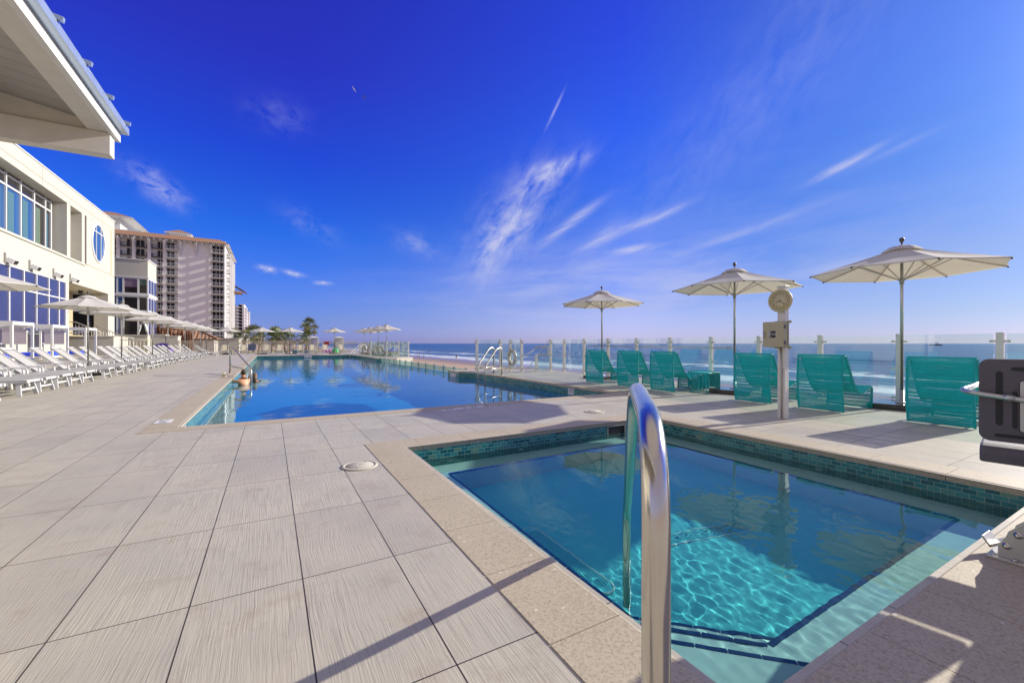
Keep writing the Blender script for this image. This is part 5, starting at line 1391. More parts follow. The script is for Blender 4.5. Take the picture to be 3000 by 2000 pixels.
def hip(name, parent, x0,x1,y0,y1,z0,z1,ov,wallz,inset=None):
    mb = MB(); mb.mat('far_wall'); mb.box(x0,x1,y0,y1,wallz,z0)
    a = (x0-ov,y0-ov,z0); b = (x1+ov,y0-ov,z0); c = (x1+ov,y1+ov,z0); d = (x0-ov,y1+ov,z0)
    ins = inset or min(x1-x0, y1-y0)/2+ov*.7
    e = (x0-ov+ins,y0-ov+1.2+(z1-z0)*.9,z1+.2); f = (x1+ov-ins,y0-ov+1.2+(z1-z0)*.9,z1+.2)
    mb.mat('roof_tile_x'); mb.face([a,b,f,e]); mb.face([c,d,e,f]); mb.mat('roof_tile_y'); mb.face([b,c,f]); mb.face([d,a,e])
    mb.mat('rail_white'); mb.face([a,d,c,b]); mb.box(x0-ov,x1+ov,y0-ov-.1,y0-ov,z0-.35,z0)
    return mb.build(name, None, parent)
Yt = YH+8
def tx(px): return at_y(px, Yt)-xR
z_ = lambda px, py: hz(at_y(px, Yt), Yt, py)+3.4
hip('roof_turret', th, tx(496), tx(551), 8, 20, z_(520,684), z_(520,673), 1.2, 30)
Yt = YH+14
hip('penthouse', th, tx(290), tx(352), 14, 34, z_(350,641), z_(330,627), 4.0, 30, inset=5)
mb = MB()
for k in range(9):
    yy = 14+k*2.2; mb.beam((tx(352),yy,z_(352,660)-1.5),(tx(352)+5.5,yy,z_(352,660)-1.2),.3,.35)
mb.prism([(tx(352),z_(352,642)),(tx(352)+.3,z_(352,642)),(tx(412),z_(412,682)),(tx(400),z_(412,684))], -.3,.0, Matrix(((1,0,0,0),(0,0,1,13),(0,1,0,0),(0,0,0,1))))
mb.build('rafter_tails', 'rail_white', th)
mb = MB(); hb(mb, HX(683)+.0+ (at_y(684,ysE)-HX(683)), at_y(688,ysE)+2.5, ysE-4, ysE+6, 22.0, 22.4)
mb.face([o_(xR,ysE-3,25.3), o_(xR,ysE+8,25.3), o_(xR+4.6,ysE+8,22.4), o_(xR+4.6,ysE-3,22.4)]); mb.build('side_awning', 'roof_tile_y', th)

# lilac tower
YT = 420.0
x0_, x1_, x2_ = at_y(682,YT), at_y(714,YT), at_y(716,YT); yq2 = at_x(731, x2_)
zT = hz(x1_, YT, 900)
th = thing('far_tower', 'distant lilac and white apartment tower right of the hotel', 'building', (x2_, YT, -3.4))
mb = MB(); mb.box(x0_-x2_,0,0,yq2-YT,0,zT+3.4); mb.build('wall', 'far_wall_lilac', th)
mb = MB(); mb.box(-3,0,0,40,zT+3.4,zT+6); mb.build('roof_block', 'far_wall', th)
def rep_part(name, mat, parent, dims, places):
    x_, y_, zz_ = dims; mb = MB(); mb.box(0,x_,0,y_,0,zz_); o = mb.build(name, mat, parent)
    for k, p in enumerate(places):
        if k: o = o.copy(); COL.objects.link(o)
        o.location = p
xq = x0_-x2_
rep_part('balcony', 'rail_white', th, (2.6,.8,1.2), [(xq+1.8,-.9,1.9+k*2.72) for k in range(13)])
rep_part('balcony', 'rail_white', th, (1.1,22,1.1), [(.1,yy,1.9+k*2.72) for k in range(13) for yy in (8,60)])
rep_part('window', 'window_dark', th, (1.6,.08,1.8), [(xq+4.8,-.08,2.6+k*2.72) for k in range(13)]+[(xq+.5,-.08,2.6+k*2.72) for k in range(13)])
rep_part('window', 'window_dark', th, (2.8,.08,1.9), [(-4.4,-.08,2.5+k*2.72) for k in range(13)])
rep_part('window', 'window_dark', th, (.08,18,1.7), [(.0,34,2.6+k*2.72) for k in range(13)])
mb = MB()
for q in ((-4.9,-4.5),(-1.5,-1.0),(x0_-x2_+7.2,x0_-x2_+8.0)): mb.box(q[0],q[1],-.5,0,0,zT+3.4)
mb.build('fins', 'rail_white', th)
YT = 900.0
xx0, xx1 = at_y(753,YT), at_y(774,YT); zz1 = hz(xx0, YT, 973)
th = thing('far_block', 'small distant pale tower behind the palm bushes', 'building', (xx0, YT, -3.4))
mb = MB(); mb.box(0,xx1-xx0,0,20,0,zz1+3.4); mb.build('wall', 'far_wall', th)
rep_part('window', 'window_brown', th, (1.6,.2,1.6), [(1+j*(xx1-xx0-1)/6, -.2, 3+k*2.9) for k in range(9) for j in range(6)])

# low tiled pavilion and timber screen
YP = 84.0
p0_, p1_ = at_y(452,YP), at_y(638,YP); zE = hz(p1_,YP,992.5); zR = hz(p1_,YP,966)
th = thing('tiled_pavilion', 'low building with an orange barrel tiled hip roof behind the umbrellas', 'building', (p1_, YP, -3.4))
mb = MB(); L_ = p0_-p1_
mb.mat('roof_tile_x'); mb.face([(L_,0,zE+3.4),(.0,0,zE+3.4),(-3.0,3.4,zR+3.4),(L_,3.4,zR+3.4)]); mb.mat('roof_tile_y'); mb.face([(0,0,zE+3.4),(0,8,zE+3.4),(-3.0,3.4,zR+3.4)]); mb.mat('roof_tile_x'); mb.face([(L_,8,zE+3.4),(L_,3.4,zR+3.4),(-3.0,3.4,zR+3.4),(0,8,zE+3.4)])
mb.build('roof', None, th)
mb = MB(); mb.box(L_,-.6,.6,7.4,0,zE+3.39); mb.build('wall', 'cream_stucco', th)
mb = MB(); mb.tube([(0,0,zE+3.42),(-3.0,3.4,zR+3.46)], .14, 6); mb.tube([(-3.0,3.4,zR+3.46),(L_,3.4,zR+3.46)], .14, 6); mb.build('ridge_tiles', 'roof_tile_y', th)
rr = random.Random(11)
for nm, a, b, Y_, zt_, lab in (('timber_screen', 451, 503, 78, 947, 'tall screen of dark brown rough timber poles beside the glass bay'), ('timber_screen', 503, 566, 80, 965, 'lower screen of dark brown rough timber poles before the tiled roof')):
    xa_, xb_ = at_y(a,Y_), at_y(b,Y_); zt2 = hz(xa_,Y_,zt_)
    t_ = thing(nm, lab, 'screen', (xa_, Y_, 0)); mb = MB()
    n_ = 34
    for k in range(n_):
        x = (xb_-xa_)*k/n_+rr.uniform(-.05,.05); mb.tube([(x,rr.uniform(-.3,.3),0),(x+rr.uniform(-.06,.06),rr.uniform(-.3,.3),zt2*(.72+.3*rr.random()))], rr.uniform(.04,.08), 5)
    for zz in (.35,.6,.8): mb.beam((0,-.35,zt2*zz),(xb_-xa_,-.35,zt2*zz),.06,.1)
    mb.build('poles', 'wood_brown', t_)
t_ = thing('low_wing', 'low white wing with flat roof between the tiled roof and the hotel', 'building', (at_y(640,95), 95, -3.4))
mb = MB(); mb.box(-6,3.2,0,9,0,hz(-5,95,992)+3.4); mb.build('wall', 'cream_stucco', t_)
mb = MB(); mb.box(-6.2,3.5,-.3,9.2,hz(-5,95,992)+3.4,hz(-5,95,990)+3.4); mb.build('roof', 'white_paint', t_)

# ------------------------------------------------------------------ cabanas
def cabana(i, ya, yb_):
    xf, xb2 = -12.8, -15.3; h = 2.48; xc = (xf+xb2)/2; yc_ = (ya+yb_)/2
    t_ = thing('cabana', ['white framed cabana at the left edge, nearest of those in view','white framed cabana with grey side panel, in front of the last blue windows','white framed cabana frame in front of the plain terrace wall','white framed cabana just outside the left edge of the photo'][i], 'cabana', (xc, yc_, 0), 0, 'white cabanas with blue daybeds')
    for xx in (xf-xc, xb2-xc):
        for yy in (ya-yc_, yb_-yc_):
            mb = MB(); mb.box(xx-.06,xx+.06,yy-.06,yy+.06,0,h-.2); mb.build('post', 'white_metal', t_, bevel=.006)
    mb = MB()
    for yy in (ya-yc_, yb_-yc_): mb.box(xb2-xc-.07,xf-xc+.07,yy-.065,yy+.065,h-.198,h)
    for xx in (xf-xc, xb2-xc): mb.box(xx-.065,xx+.065,ya-yc_+.07,yb_-yc_-.07,h-.196,h-.002)
    mb.build('top_frame', 'white_metal', t_, bevel=.006)
    mb = MB(); bm = mb.bm; rows = []
    for a in range(9):
        rows.append([bm.verts.new((xb2-xc+(xf-xb2)*a/8, ya-yc_+(yb_-ya)*b/6, h-.25-.16*math.sin(PI*a/8))) for b in range(7)])
    for A_, B_ in zip(rows, rows[1:]):
        for k in range(6): bm.faces.new((A_[k],A_[k+1],B_[k+1],B_[k])).smooth = True
    mb.build('shade_cloth', 'canvas', t_, recalc=False)
    mb = MB(); mb.face([(xb2-xc+.2,ya-yc_+.02,h-.3),(xb2-xc+1.3,ya-yc_+.02,h-.3),(xb2-xc+1.3,ya-yc_+.02,1.15),(xb2-xc+.2,ya-yc_+.02,1.15)]); mb.face([(xb2-xc+.02,ya-yc_+.1,h-.3),(xb2-xc+.02,yb_-yc_-.5,h-.3),(xb2-xc+.02,yb_-yc_-.5,1.15),(xb2-xc+.02,ya-yc_+.1,1.15)])
    mb.build('side_panel', 'far_wall_lilac', t_)
    mb = MB(); mb.box(-1.0,.95,-.85,.85,.22,.34); 
    for xx in (-.9,.85):
        for yy in (-.75,.75): mb.box(xx-.04,xx+.04,yy-.04,yy+.04,0,.22)
    mb.build('daybed_frame', 'white_metal', t_)
    mb = MB(); mb.box(-.98,.93,-.83,.83,.345,.60); mb.build('mattress', 'blue_cushion', t_, bevel=.05)
for i, (a, b) in enumerate([(35.0,37.4),(40.1,42.6),(46.0,48.3),(29.9,32.3)]): cabana(i, a, b)

# ------------------------------------------------------------------ fence at the far end
YF = 62.0
def fence_section(label, pa, pb):
    a, b = at_y(pa, YF), at_y(pb, YF); L_ = b-a
    t_ = thing('baluster_fence', label, 'fence', (a, YF, 0), 0, None); h = 1.52
    mb = MB(); mb.box(0,L_,-.05,.05,h-.08,h); mb.build('top_rail', 'rail_tan', t_)
    mb = MB(); mb.box(0,L_,-.035,.035,.12,.18); mb.box(0,L_,-.03,.03,h-.28,h-.23); mb.build('mid_rails', 'rail_tan', t_)
    mb = MB(); n_ = int(L_/.145)
    for k in range(n_+1): mb.box(L_*k/n_-.022,L_*k/n_+.022,-.02,.02,.18,h-.08)
    mb.build('balusters', 'rail_tan', t_)
    for k in range(int(L_/2.4)+1):
        mb = MB(); x = min(L_, k*2.4); mb.box(x-.06,x+.06,-.06,.06,0,h+.03); mb.build('post', 'rail_tan', t_)
fence_section('cream baluster fence behind the last umbrellas of the lounger row', 522, 640)
fence_section('cream baluster fence behind the slate blue chair', 640.5, 780)
fence_section('cream baluster fence below the palm bushes, left of the notice board', 780.5, 906)
fence_section('cream baluster fence between the two stone pillars, with the red sign', 933, 981)
fence_section('cream baluster fence right of the pillar with the slot plate', 1005, 1046)
def pillar(label, px):
    x = at_y(px, YF); t_ = thing('stone_pillar', label, 'pillar', (x, YF, 0))
    mb = MB(); mb.box(-.50,.50,-.45,.45,0,1.92); mb.build('shaft', 'cream_stucco', t_, bevel=.02)
    mb = MB(); mb.box(-.60,.60,-.55,.55,1.921,2.02); bm = mb.bm
    mb.face([(-.6,-.55,2.02),(.6,-.55,2.02),(0,0,2.16)]); mb.face([(.6,-.55,2.02),(.6,.55,2.02),(0,0,2.16)]); mb.face([(.6,.55,2.02),(-.6,.55,2.02),(0,0,2.16)]); mb.face([(-.6,.55,2.02),(-.6,-.55,2.02),(0,0,2.16)])
    mb.build('cap', 'white_paint', t_); return t_, x
t_, x = pillar('cream pillar carrying the notice board at the far fence', 919)
n_ = thing('notice_board', 'blue and white notice board with a dark header on the cream pillar', 'sign', (x+.03, YF-.46, 1.38))
simple('notice_blue', (0.133,0.16,0.399), .5)
mb = MB(); mb.box(-.33,.33,-.02,.0,-.40,.40); mb.build('panel', 'notice_blue', n_)
mb = MB(); mb.box(-.27,.27,-.028,-.021,-.36,.24); sh = mb.build('sheet', 'far_wall_lilac', n_)
mb = MB()
for k in range(9): mb.box(-.22,.10+.11*math.sin(k*2.3),-.034,-.029,.18-k*.06,.20-k*.06)
mb.build('text_lines', 'notice_blue', sh)
mb = MB(); mb.box(-.25,-.03,-.026,-.021,.29,.34); mb.box(.02,.25,-.026,-.021,.29,.34); mb.build('header_lines', 'white_mark', n_)
t_, x = pillar('cream pillar with a small slotted plate at the far fence', 993)
mb = MB(); mb.box(-.28,.28,-.47,-.451,1.42,1.66); pl_ = mb.build('slot_plate', 'white_paint', t_)
mb = MB(); mb.box(-.20,.20,-.48,-.471,1.50,1.56); mb.build('slot', 'black', pl_)
x = at_y(956.5, YF)
n_ = thing('warning_sign', 'small red sign with two dark lines on the far fence', 'sign', (x, YF-.07, 1.20))
mb = MB(); mb.box(-.29,.29,-.02,.0,-.24,.24); mb.build('panel', 'red_mark', n_)
mb = MB()
for q in ((-.2,-.06,.10),(.0,.2,.10),(-.22,-.10,-.09),(-.04,.06,-.09),(.12,.2,-.09)): mb.box(q[0],q[1],-.026,-.021,q[2]-.04,q[2]+.04)
mb.build('text_lines', 'black', n_)
mb = MB(); mb.box(-.29,.29,-.025,-.021,-.24,-.20); mb.build('white_edge', 'white_mark', n_)

# small belongings by the far fence
def W_(px, Y, z=0): return (at_y(px, Y), Y, z)
p = W_(958, 56.2)
o = thing('beach_towel', 'pink and blue patterned towel hanging over a far lounger', 'towel', (p[0]+.3, 56.25, 0)); mb = MB(); bm = mb.bm; rows = []
for a in range(13):
    s_ = a/12; y = -.05 if s_ < .55 else (s_-.55)*2.4-.05; z = .44*min(1, s_/.55)+.0
    rows.append([bm.verts.new((-.62+1.24*k/12, y-.04*math.sin(k*1.7+a*.6), z+.02*math.sin(k*2.1)+.03)) for k in range(13)])
for A_, B_ in zip(rows, rows[1:]):
    for k in range(12): bm.faces.new((A_[k],A_[k+1],B_[k+1],B_[k])).smooth = True
mb.build('cloth', 'beach_towel', o, recalc=False)
p = W_(983, 55.8); o = thing('swim_bag', 'bright green bag beside a far lounger below the slot plate pillar', 'bag', p); mb = MB(); mb.ball((0,0,.30), .36, 10, (1,.7,.9)); mb.build('body', 'green_vinyl', o)
mb = MB(); mb.tube([(-.2,0,.55),(-.1,0,.82),(.1,0,.82),(.2,0,.55)], .03, 6); mb.build('strap', 'green_vinyl', o)
p = W_(476, 52); o = thing('purple_float', 'round purple inflatable float behind the lounger row', 'float', (p[0], 52, .45))
mb = MB(); mb.tube([(.62*math.cos(a*PI/12), 0, .62*math.sin(a*PI/12)*.8+.1) for a in range(24)], .20, 10, closed=True); mb.build('ring', 'purple_vinyl', o)
for (px, yy, lab) in ((864, 57, 'small pale blue bag under a far lounger, left of the notice board'), (898, 57, 'dark bag standing beside a far lounger near the notice board')):
    o = thing('tote_bag', lab, 'bag', W_(px, yy)); mb = MB(); mb.box(-.25,.25,-.12,.12,0,.42); mb.build('body', 'slate_fabric' if px > 880 else 'curtain_blue', o, bevel=.05)
    mb = MB(); mb.tube(fillet([(-.15,0,.42),(-.1,0,.65),(.1,0,.65),(.15,0,.42)], .05, 4), .015, 5); mb.build('handles', 'black', o)
o = thing('towel_heap', 'blue towel heap on a white box beside the far tan chairs', 'towel', (at_y(1148, 43), 43, .42)); mb = MB(); mb.ball((0,0,.08), .32, 8, (1.3,.9,.5)); mb.ball((.4,.1,.12), .22, 8, (1.4,.9,.5)); mb.build('cloth', 'blue_cushion', o)
o = thing('storage_box', 'low white box under the blue towels at the far glass fence', 'box', (at_y(1150, 43), 43.1, 0)); mb = MB(); mb.box(-.6,.6,-.4,.4,0,.36); mb.build('body', 'white_plastic', o, bevel=.03); mb = MB(); mb.box(-.62,.62,-.42,.42,.361,.41); mb.build('lid', 'cream_stucco', o, bevel=.01)
for i, (Y, nm) in enumerate([(13.0, 'left'), (23.0, 'right')]):
    X = -8.3; o = thing('garden_hose', f'loosely coiled bright green hose on the deck behind the loungers, {nm} one', 'hose', (X, Y, .02)); mb = MB(); rr = random.Random(i)
    mb.tube([(.45*math.cos(a*.5)*(1+.05*a)*.6, .5*math.sin(a*.5)*(1+.05*a)*.9, .012+.002*a) for a in range(40)], .014, 6); mb.build('coil', 'green_vinyl', o)

# ------------------------------------------------------------------ palms and shrubs
def palm(label, group, loc, height, R_, n=26, trunk=True, seed=0, dry=.2, parts_leaf='leaf'):
    t_ = thing('fan_palm', label, 'palm tree', loc, 0, group); rr = random.Random(seed)
    if trunk:
        mb = MB(); pts = [(.25*math.sin(k*.4+seed), .1*k*.2, height*k/8) for k in range(9)]; mb.tube(pts, [.24-.012*k for k in range(9)], 9); mb.build('trunk', 'trunk', t_)
    mb = MB(); mb.mats = [parts_leaf, 'leaf_dry']
    top = Vector((.25*math.sin(8*.4+seed) if trunk else 0, .16 if trunk else 0, height))
    for k in range(n):
        az_ = rr.uniform(0, 2*PI); el_2 = R(rr.uniform(-65, 80)); L_ = R_*rr.uniform(.55,.75)
        d = Vector((math.cos(az_)*math.cos(el_2), math.sin(az_)*math.cos(el_2), math.sin(el_2)))
        mid = top+d*L_*.6; end = top+d*L_-Vector((0,0,L_*.18))
        mb.cur = 1 if (el_2 < R(-25) and rr.random() < .7) or rr.random() < dry else 0
        mb.tube([top, mid, end], .022*R_/1.6, 3, caps=False)
        side = d.cross(Vector((0,0,1))); 
        if side.length < .1: side = Vector((1,0,0))
        side.normalize(); upv = side.cross(d).normalized(); Lf = R_*.62
        for j in range(15):
            a = (-1+2*j/14)*R(105); dirv = (d*math.cos(a)+side*math.sin(a)).normalized(); dirv = (dirv+upv*rr.uniform(-.1,.25)).normalized()
            w_ = Lf*.055; tip = end+dirv*Lf*rr.uniform(.8,1.05)*(1 if abs(a) < 1.2 else .75)-Vector((0,0,Lf*.22*rr.random()+.08*Lf))
            kn = end+dirv*Lf*.55; pn = dirv.cross(upv).normalized()*w_
            mb.face([end, kn+pn, tip, kn-pn])
    mb.build('crown', None, t_, recalc=False); return t_
gz = -3.4
for i, (px, py, Y, R_, nm) in enumerate([(895,958,118,1.45,'left tree of the tall group'),(908,947,122,1.75,'tallest tree of the group'),(924,962,126,1.35,'leaning tree right of the tall group'),(901,985,112,1.7,'lower full crown under the tall group')]):
    X = at_y(px, Y); palm(f'fan palm beyond the far fence, {nm}', 'fan palms beyond the far fence', (X, Y, gz), hz(X,Y,py)-gz, R_, 34, True, i, .15)
for i, (px, py, Y, R_) in enumerate([(690,981,105,2.2),(722,985,104,2.2),(744,974,120,3.2),(760,988,104,2.0),(793,989,106,2.2),(806,980,110,2.8),(823,984,108,2.6),(836,986,112,2.6),(853,991,106,2.0),(881,990,104,2.2)]):
    X = at_y(px, Y); R_ *= .74; palm(['low bushy fan palm in front of the lilac tower','bushy fan palm left of the small far tower','large bushy fan palm before the small far tower','bushy fan palm under the right side of the small far tower',
      'leftmost palm of the dark clump in the middle of the far fence','highest palm of the dark clump in the middle of the far fence','third palm from the left in the dark clump','fourth palm from the left in the dark clump','rightmost low palm of the dark clump','low fan palm between the clump and the notice board'][i], 'fan palms beyond the far fence', (X, Y, gz), hz(X,Y,py)-gz, R_, 30, True, 20+i, .1)
# scrub beyond the fence
mb = MB(); mb.mats = ['leaf', 'leaf_dry']; rr = random.Random(5)
for k in range(2600):
    px = rr.uniform(640, 905); Y = rr.uniform(80, 100); X = at_y(px, Y); z = gz+abs(rr.gauss(0, 1.6)); mb.cur = rr.random() < .45
    a = rr.uniform(0, 2*PI); s_ = rr.uniform(.25,.6); d = Vector((math.cos(a), math.sin(a), rr.uniform(-.2,1))); q = Vector((X,Y,z)); n_ = d.cross(Vector((rr.random(),rr.random(),rr.random()))).normalized()*s_*.3
    mb.face([q, q+d*s_*.5+n_, q+d*s_, q+d*s_*.5-n_])
tag(mb.build('dune_scrub', None, None, recalc=False), 'low green and dry scrub growing beyond the far fence', 'scrub', kind='stuff')

# ------------------------------------------------------------------ people
def skin_body(name, joints, edges, mat, parent, sub=2, root=0):
    me = bpy.data.meshes.new(name); me.from_pydata([j[0] for j in joints], edges, []); 
    o = bpy.data.objects.new(name+'_tmp', me); COL.objects.link(o)
    sk = o.modifiers.new('skin', 'SKIN'); ss = o.modifiers.new('sub', 'SUBSURF'); ss.levels = sub; ss.render_levels = sub
    if not me.skin_vertices: me.attributes
    for i, j in enumerate(joints):
        r_ = j[1]; r_ = (r_, r_) if not isinstance(r_, tuple) else r_
        me.skin_vertices[0].data[i].radius = r_; me.skin_vertices[0].data[i].use_root = (i == root)
    dg = bpy.context.evaluated_depsgraph_get(); m2 = bpy.data.meshes.new_from_object(o.evaluated_get(dg)); m2.name = name
    bpy.data.objects.remove(o)
    m2.materials.clear(); m2.materials.append(MATS[mat])
    for q in m2.polygons: q.use_smooth = True
    ob = bpy.data.objects.new(name, m2); COL.objects.link(ob)
    if parent: ob.parent = parent
    return ob
def ensure_skin(me):
    pass
def person(label, loc, rz, joints, edges, bodymat='skin', hair=None, clothes=()):
    t_ = thing('person', label, 'person', loc, rz)
    try: skin_body('body', joints, edges, bodymat, t_)
    except Exception as e:
        mb = MB()
        for a, b in edges: 
            ra = joints[a][1]; rb = joints[b][1]; ra = ra if not isinstance(ra, tuple) else sum(ra)/2; rb = rb if not isinstance(rb, tuple) else sum(rb)/2
            mb.tube([joints[a][0], joints[b][0]], [ra, rb], 10)
            mb.ball(joints[a][0], ra*1.0, 8)
        mb.build('body', bodymat, t_)
    return t_
def head(t_, c, r, hairmat, long_=0):
    mb = MB(); mb.ball((c[0]-.012, c[1], c[2]+.015), r*1.06, 12, (1.02,.92,1.06))
    if long_:
        mb.lathe([(.0,0),(r*.8,0),(r*.95,-.08),(r*.75,-long_),(.0,-long_-.02)], 14, (c[0]-.035, c[1], c[2]))
    mb.build('hair', hairmat, t_)
# local: +x is where the person faces
sw = [((0,0,-.62),.15),((0,0,-.30),(.15,.11)),((0,0,-.02),(.17,.11)),((.01,0,.10),(.10,.08)),((.02,0,.17),.055),((.03,0,.26),(.075,.088)),((.035,0,.36),(.07,.08)),
      ((.02,.18,.05),.062),((.16,.30,.02),.045),((.36,.16,.10),.036),((.44,.10,.11),.032),((.02,-.18,.05),.062),((.16,-.30,.02),.045),((.36,-.16,.10),.036),((.44,-.10,.11),.032),
      ((.02,.09,-.9),.09),((.0,.09,-1.2),.06),((.02,-.09,-.9),.09),((.0,-.09,-1.2),.06)]
se = [(0,1),(1,2),(2,3),(3,4),(4,5),(5,6),(2,7),(7,8),(8,9),(9,10),(2,11),(11,12),(12,13),(13,14),(0,15),(15,16),(0,17),(17,18)]
t_ = person('person with bare shoulders and short dark hair leaning on the pool edge', (-.82, 17.55, WP+.09), R(125), sw, se)
head(t_, (.022,0,.335), .088, 'hair_dark')
mb = MB(); mb.ball((.10,0,.30), .022, 6, (1,.8,1)); mb.ball((.03,.088,.31), .022, 6, (1,.5,1.5)); mb.ball((.03,-.088,.31), .022, 6, (1,.5,1.5)); mb.build('nose_and_ears', 'skin', t_)
mb = MB(); mb.lathe([(.0,-.25),(.155,-.25),(.16,-.55),(.0,-.55)], 16); mb.build('swimsuit', 'cloth_dark', t_)
sw2 = [((0,0,-.62),.12),((0,0,-.34),(.12,.09)),((0,0,-.10),(.13,.09)),((.0,0,.0),(.07,.06)),((.01,0,.06),.045),((.02,0,.13),(.07,.078)),((.025,0,.22),(.065,.072)),
      ((.02,.14,-.03),.05),((.12,.26,.06),.036),((.03,.20,.19),.028),((.0,.12,.24),.024),((.02,-.14,-.03),.05),((.10,-.22,-.12),.036),((.25,-.14,-.16),.030),((.32,-.10,-.16),.026),
      ((.02,.07,-.9),.075),((.0,.07,-1.2),.05),((.02,-.07,-.9),.075),((.0,-.07,-1.2),.05)]
t_ = person('person with long wet dark blond hair in the water beside the grab rail', (-.52, 18.9, WP+.03), R(75), sw2, se)
head(t_, (.012,0,.20), .082, 'hair_blond', .24)
mb = MB(); mb.ball((.095,0,.17), .018, 6, (1,.8,1)); mb.build('nose', 'skin', t_)
mb = MB(); mb.lathe([(.0,-.12),(.13,-.14),(.125,-.35),(.0,-.35)], 16); mb.build('swimsuit', 'slate_fabric', t_)
walk = [((0,0,.92),.11),((0,0,1.12),(.10,.14)),((0,0,1.36),(.10,.15)),((.01,0,1.47),.07),((.02,0,1.52),.05),((.03,0,1.60),.075),((.03,0,1.69),.07),
      ((0,.18,1.38),.05),((-.08,.22,1.12),.038),((.02,.22,.90),.03),((.05,.22,.82),.03),((0,-.18,1.38),.05),((.08,-.22,1.12),.038),((.20,-.20,.92),.03),((.24,-.20,.85),.03),
      ((.02,.09,.86),.09),((.16,.09,.50),.065),((.24,.09,.08),.04),((.36,.09,.03),.03),((-.02,-.09,.86),.09),((-.10,-.09,.48),.065),((-.30,-.09,.14),.04),((-.22,-.09,.03),.03)]
we = [(0,1),(1,2),(2,3),(3,4),(4,5),(5,6),(2,7),(7,8),(8,9),(9,10),(2,11),(11,12),(12,13),(13,14),(0,15),(15,16),(16,17),(17,18),(0,19),(19,20),(20,21),(21,22)]
def gpt(px, py, z):
    d = (HC-z)*FPX/(py-HY); l = (px-1500)/FPX*d
    return (d*math.sin(YAW)+l*math.cos(YAW), d*math.cos(YAW)-l*math.sin(YAW), z)
for px, py, lab, c_ in ((1337,1053,'person in dark clothes walking on the wet sand near the pool ladder','cloth_dark'),(1258,1035,'small distant person in dark clothes standing at the edge of the surf','cloth_dark')):
    t_ = person(lab, gpt(px, py, -4.02), R(200), walk, we)
    mb = MB(); mb.lathe([(.0,.84),(.15,.84),(.14,1.0),(.17,1.30),(.15,1.42),(.0,1.43)], 14, M=Matrix.Diagonal((.8,1.15,1,1))); mb.build('shirt', c_, t_)
    mb = MB(); mb.tube([(.0,.09,.92),(.10,.09,.62)], .10, 10); mb.tube([(-.0,-.09,.92),(-.06,-.09,.60)], .10, 10); mb.build('shorts', c_, t_)
    head(t_, (.02,0,1.665), .08, 'hair_dark')
for i, (px, py) in enumerate([(1223,1045),(1229,1048),(1241,1050)]):
    p = gpt(px, py, -3.8); o = thing('beach_post', ['leftmost thin dark post on the beach behind the pool glass','middle thin dark post on the beach behind the pool glass','rightmost thin dark post on the beach behind the pool glass'][i], 'post', p, 0, 'thin posts on the beach')
    mb = MB(); mb.tube([(0,0,-.3),(0,0,2.1)], .06, 8); mb.build('shaft', 'wood_brown', o); mb = MB(); mb.lathe([(.0,2.1),(.08,2.1),(.08,2.16),(.0,2.2)], 8); mb.build('cap', 'wood_brown', o)

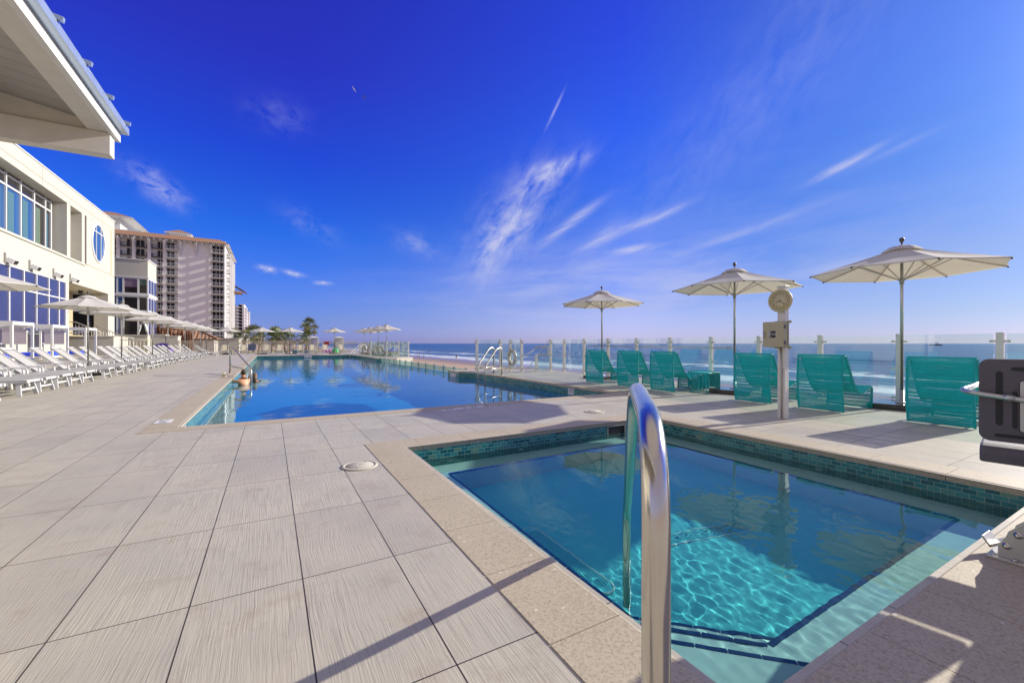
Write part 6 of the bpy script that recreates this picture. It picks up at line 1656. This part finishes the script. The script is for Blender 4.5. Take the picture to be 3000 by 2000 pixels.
# ------------------------------------------------------------------ birds and boat
def bird(label, px, py, dist, span, rz, roll, dark=False):
    a, e = azel(px, py); loc = Vector((math.sin(a)*math.cos(e), math.cos(a)*math.cos(e), math.sin(e)))*dist+Vector((0,0,HC))
    t_ = thing('seagull', label, 'bird', loc, rz, 'gulls in flight'); t_.rotation_euler = (roll, .15, rz)
    mb = MB(); s_ = span
    mb.lathe([(.0,-.20*s_),(.03*s_,-.16*s_),(.055*s_,-.05*s_),(.055*s_,.04*s_),(.03*s_,.13*s_),(.032*s_,.17*s_),(.02*s_,.20*s_),(.004*s_,.24*s_)], 10, M=Matrix.Rotation(PI/2,4,'Y'))
    mb.build('body', 'feather_dark' if dark else 'feather', t_)
    for sd in (-1, 1):
        mb = MB(); P0 = [(.07,.02,.02),(.10,.24,.10),(.02,.50,.05)]; P1 = [(-.06,.02,.02),(-.03,.24,.09),(-.05,.40,.055)]
        P0 = [Vector((a_*s_, sd*b_*s_, c_*s_)) for a_,b_,c_ in P0]; P1 = [Vector((a_*s_, sd*b_*s_, c_*s_)) for a_,b_,c_ in P1]
        for up in (0, -.008*s_):
            for k in range(2): mb.face([P0[k]+Vector((0,0,up)),P0[k+1]+Vector((0,0,up)),P1[k+1]+Vector((0,0,up)),P1[k]+Vector((0,0,up))])
        mb.build('wing', 'feather_dark' if dark else 'feather', t_)
    mb = MB(); mb.face([(-.15*s_,0,.0),(-.30*s_,.05*s_,0),(-.30*s_,-.05*s_,0)]); mb.build('tail', 'feather_dark', t_)
bird('pale gull, upper left of the two in the dark blue sky', 1037, 262, 95, 1.1, R(120), .8)
bird('gull with dark wing tips, lower right of the two in the sky', 1067, 285, 98, 1.1, R(150), .5, True)
bird('tiny dark bird far off in the sky above the stretch of pool', 1082, 514, 160, .9, R(60), .2, True)
a, e = azel(2740, 1004); D = 1500
t_ = thing('fishing_boat', 'small dark fishing boat with a white cabin on the horizon', 'boat', (math.sin(a)*D, math.cos(a)*D, -4.0), -a+R(8))
mb = MB(); bm = mb.bm
sec = [(-11,2.6,1.9),(-6,3.0,1.8),(0,3.1,1.9),(6,2.6,2.4),(10,1.2,3.2),(12.5,.1,3.9)]
rows = [[bm.verts.new(q) for q in ((x,-w_,h),(x,-w_*.8,.3),(x,0,-.5),(x,w_*.8,.3),(x,w_,h))] for x,w_,h in sec]
for A_, B_ in zip(rows, rows[1:]):
    for k in range(4): bm.faces.new((A_[k],A_[k+1],B_[k+1],B_[k]))
    bm.faces.new((A_[4],A_[0],B_[0],B_[4]))
bm.faces.new(rows[0]); mb.build('hull', 'hull', t_)
mb = MB(); mb.box(1,6,-1.8,1.8,2,5.2); mb.box(2,5,-1.4,1.4,5.2,6.8); mb.build('cabin', 'white_paint', t_)
mb = MB(); mb.tube([(0,0,2),(0,0,9.5)], .22, 6); mb.tube([(0,0,4),(-9,0,8)], .18, 6); mb.tube([(0,0,9.2),(-9,0,8)], .10, 4); mb.tube([(4,0,6.8),(4,0,10)], .15, 6); mb.build('mast_and_boom', 'hull', t_)
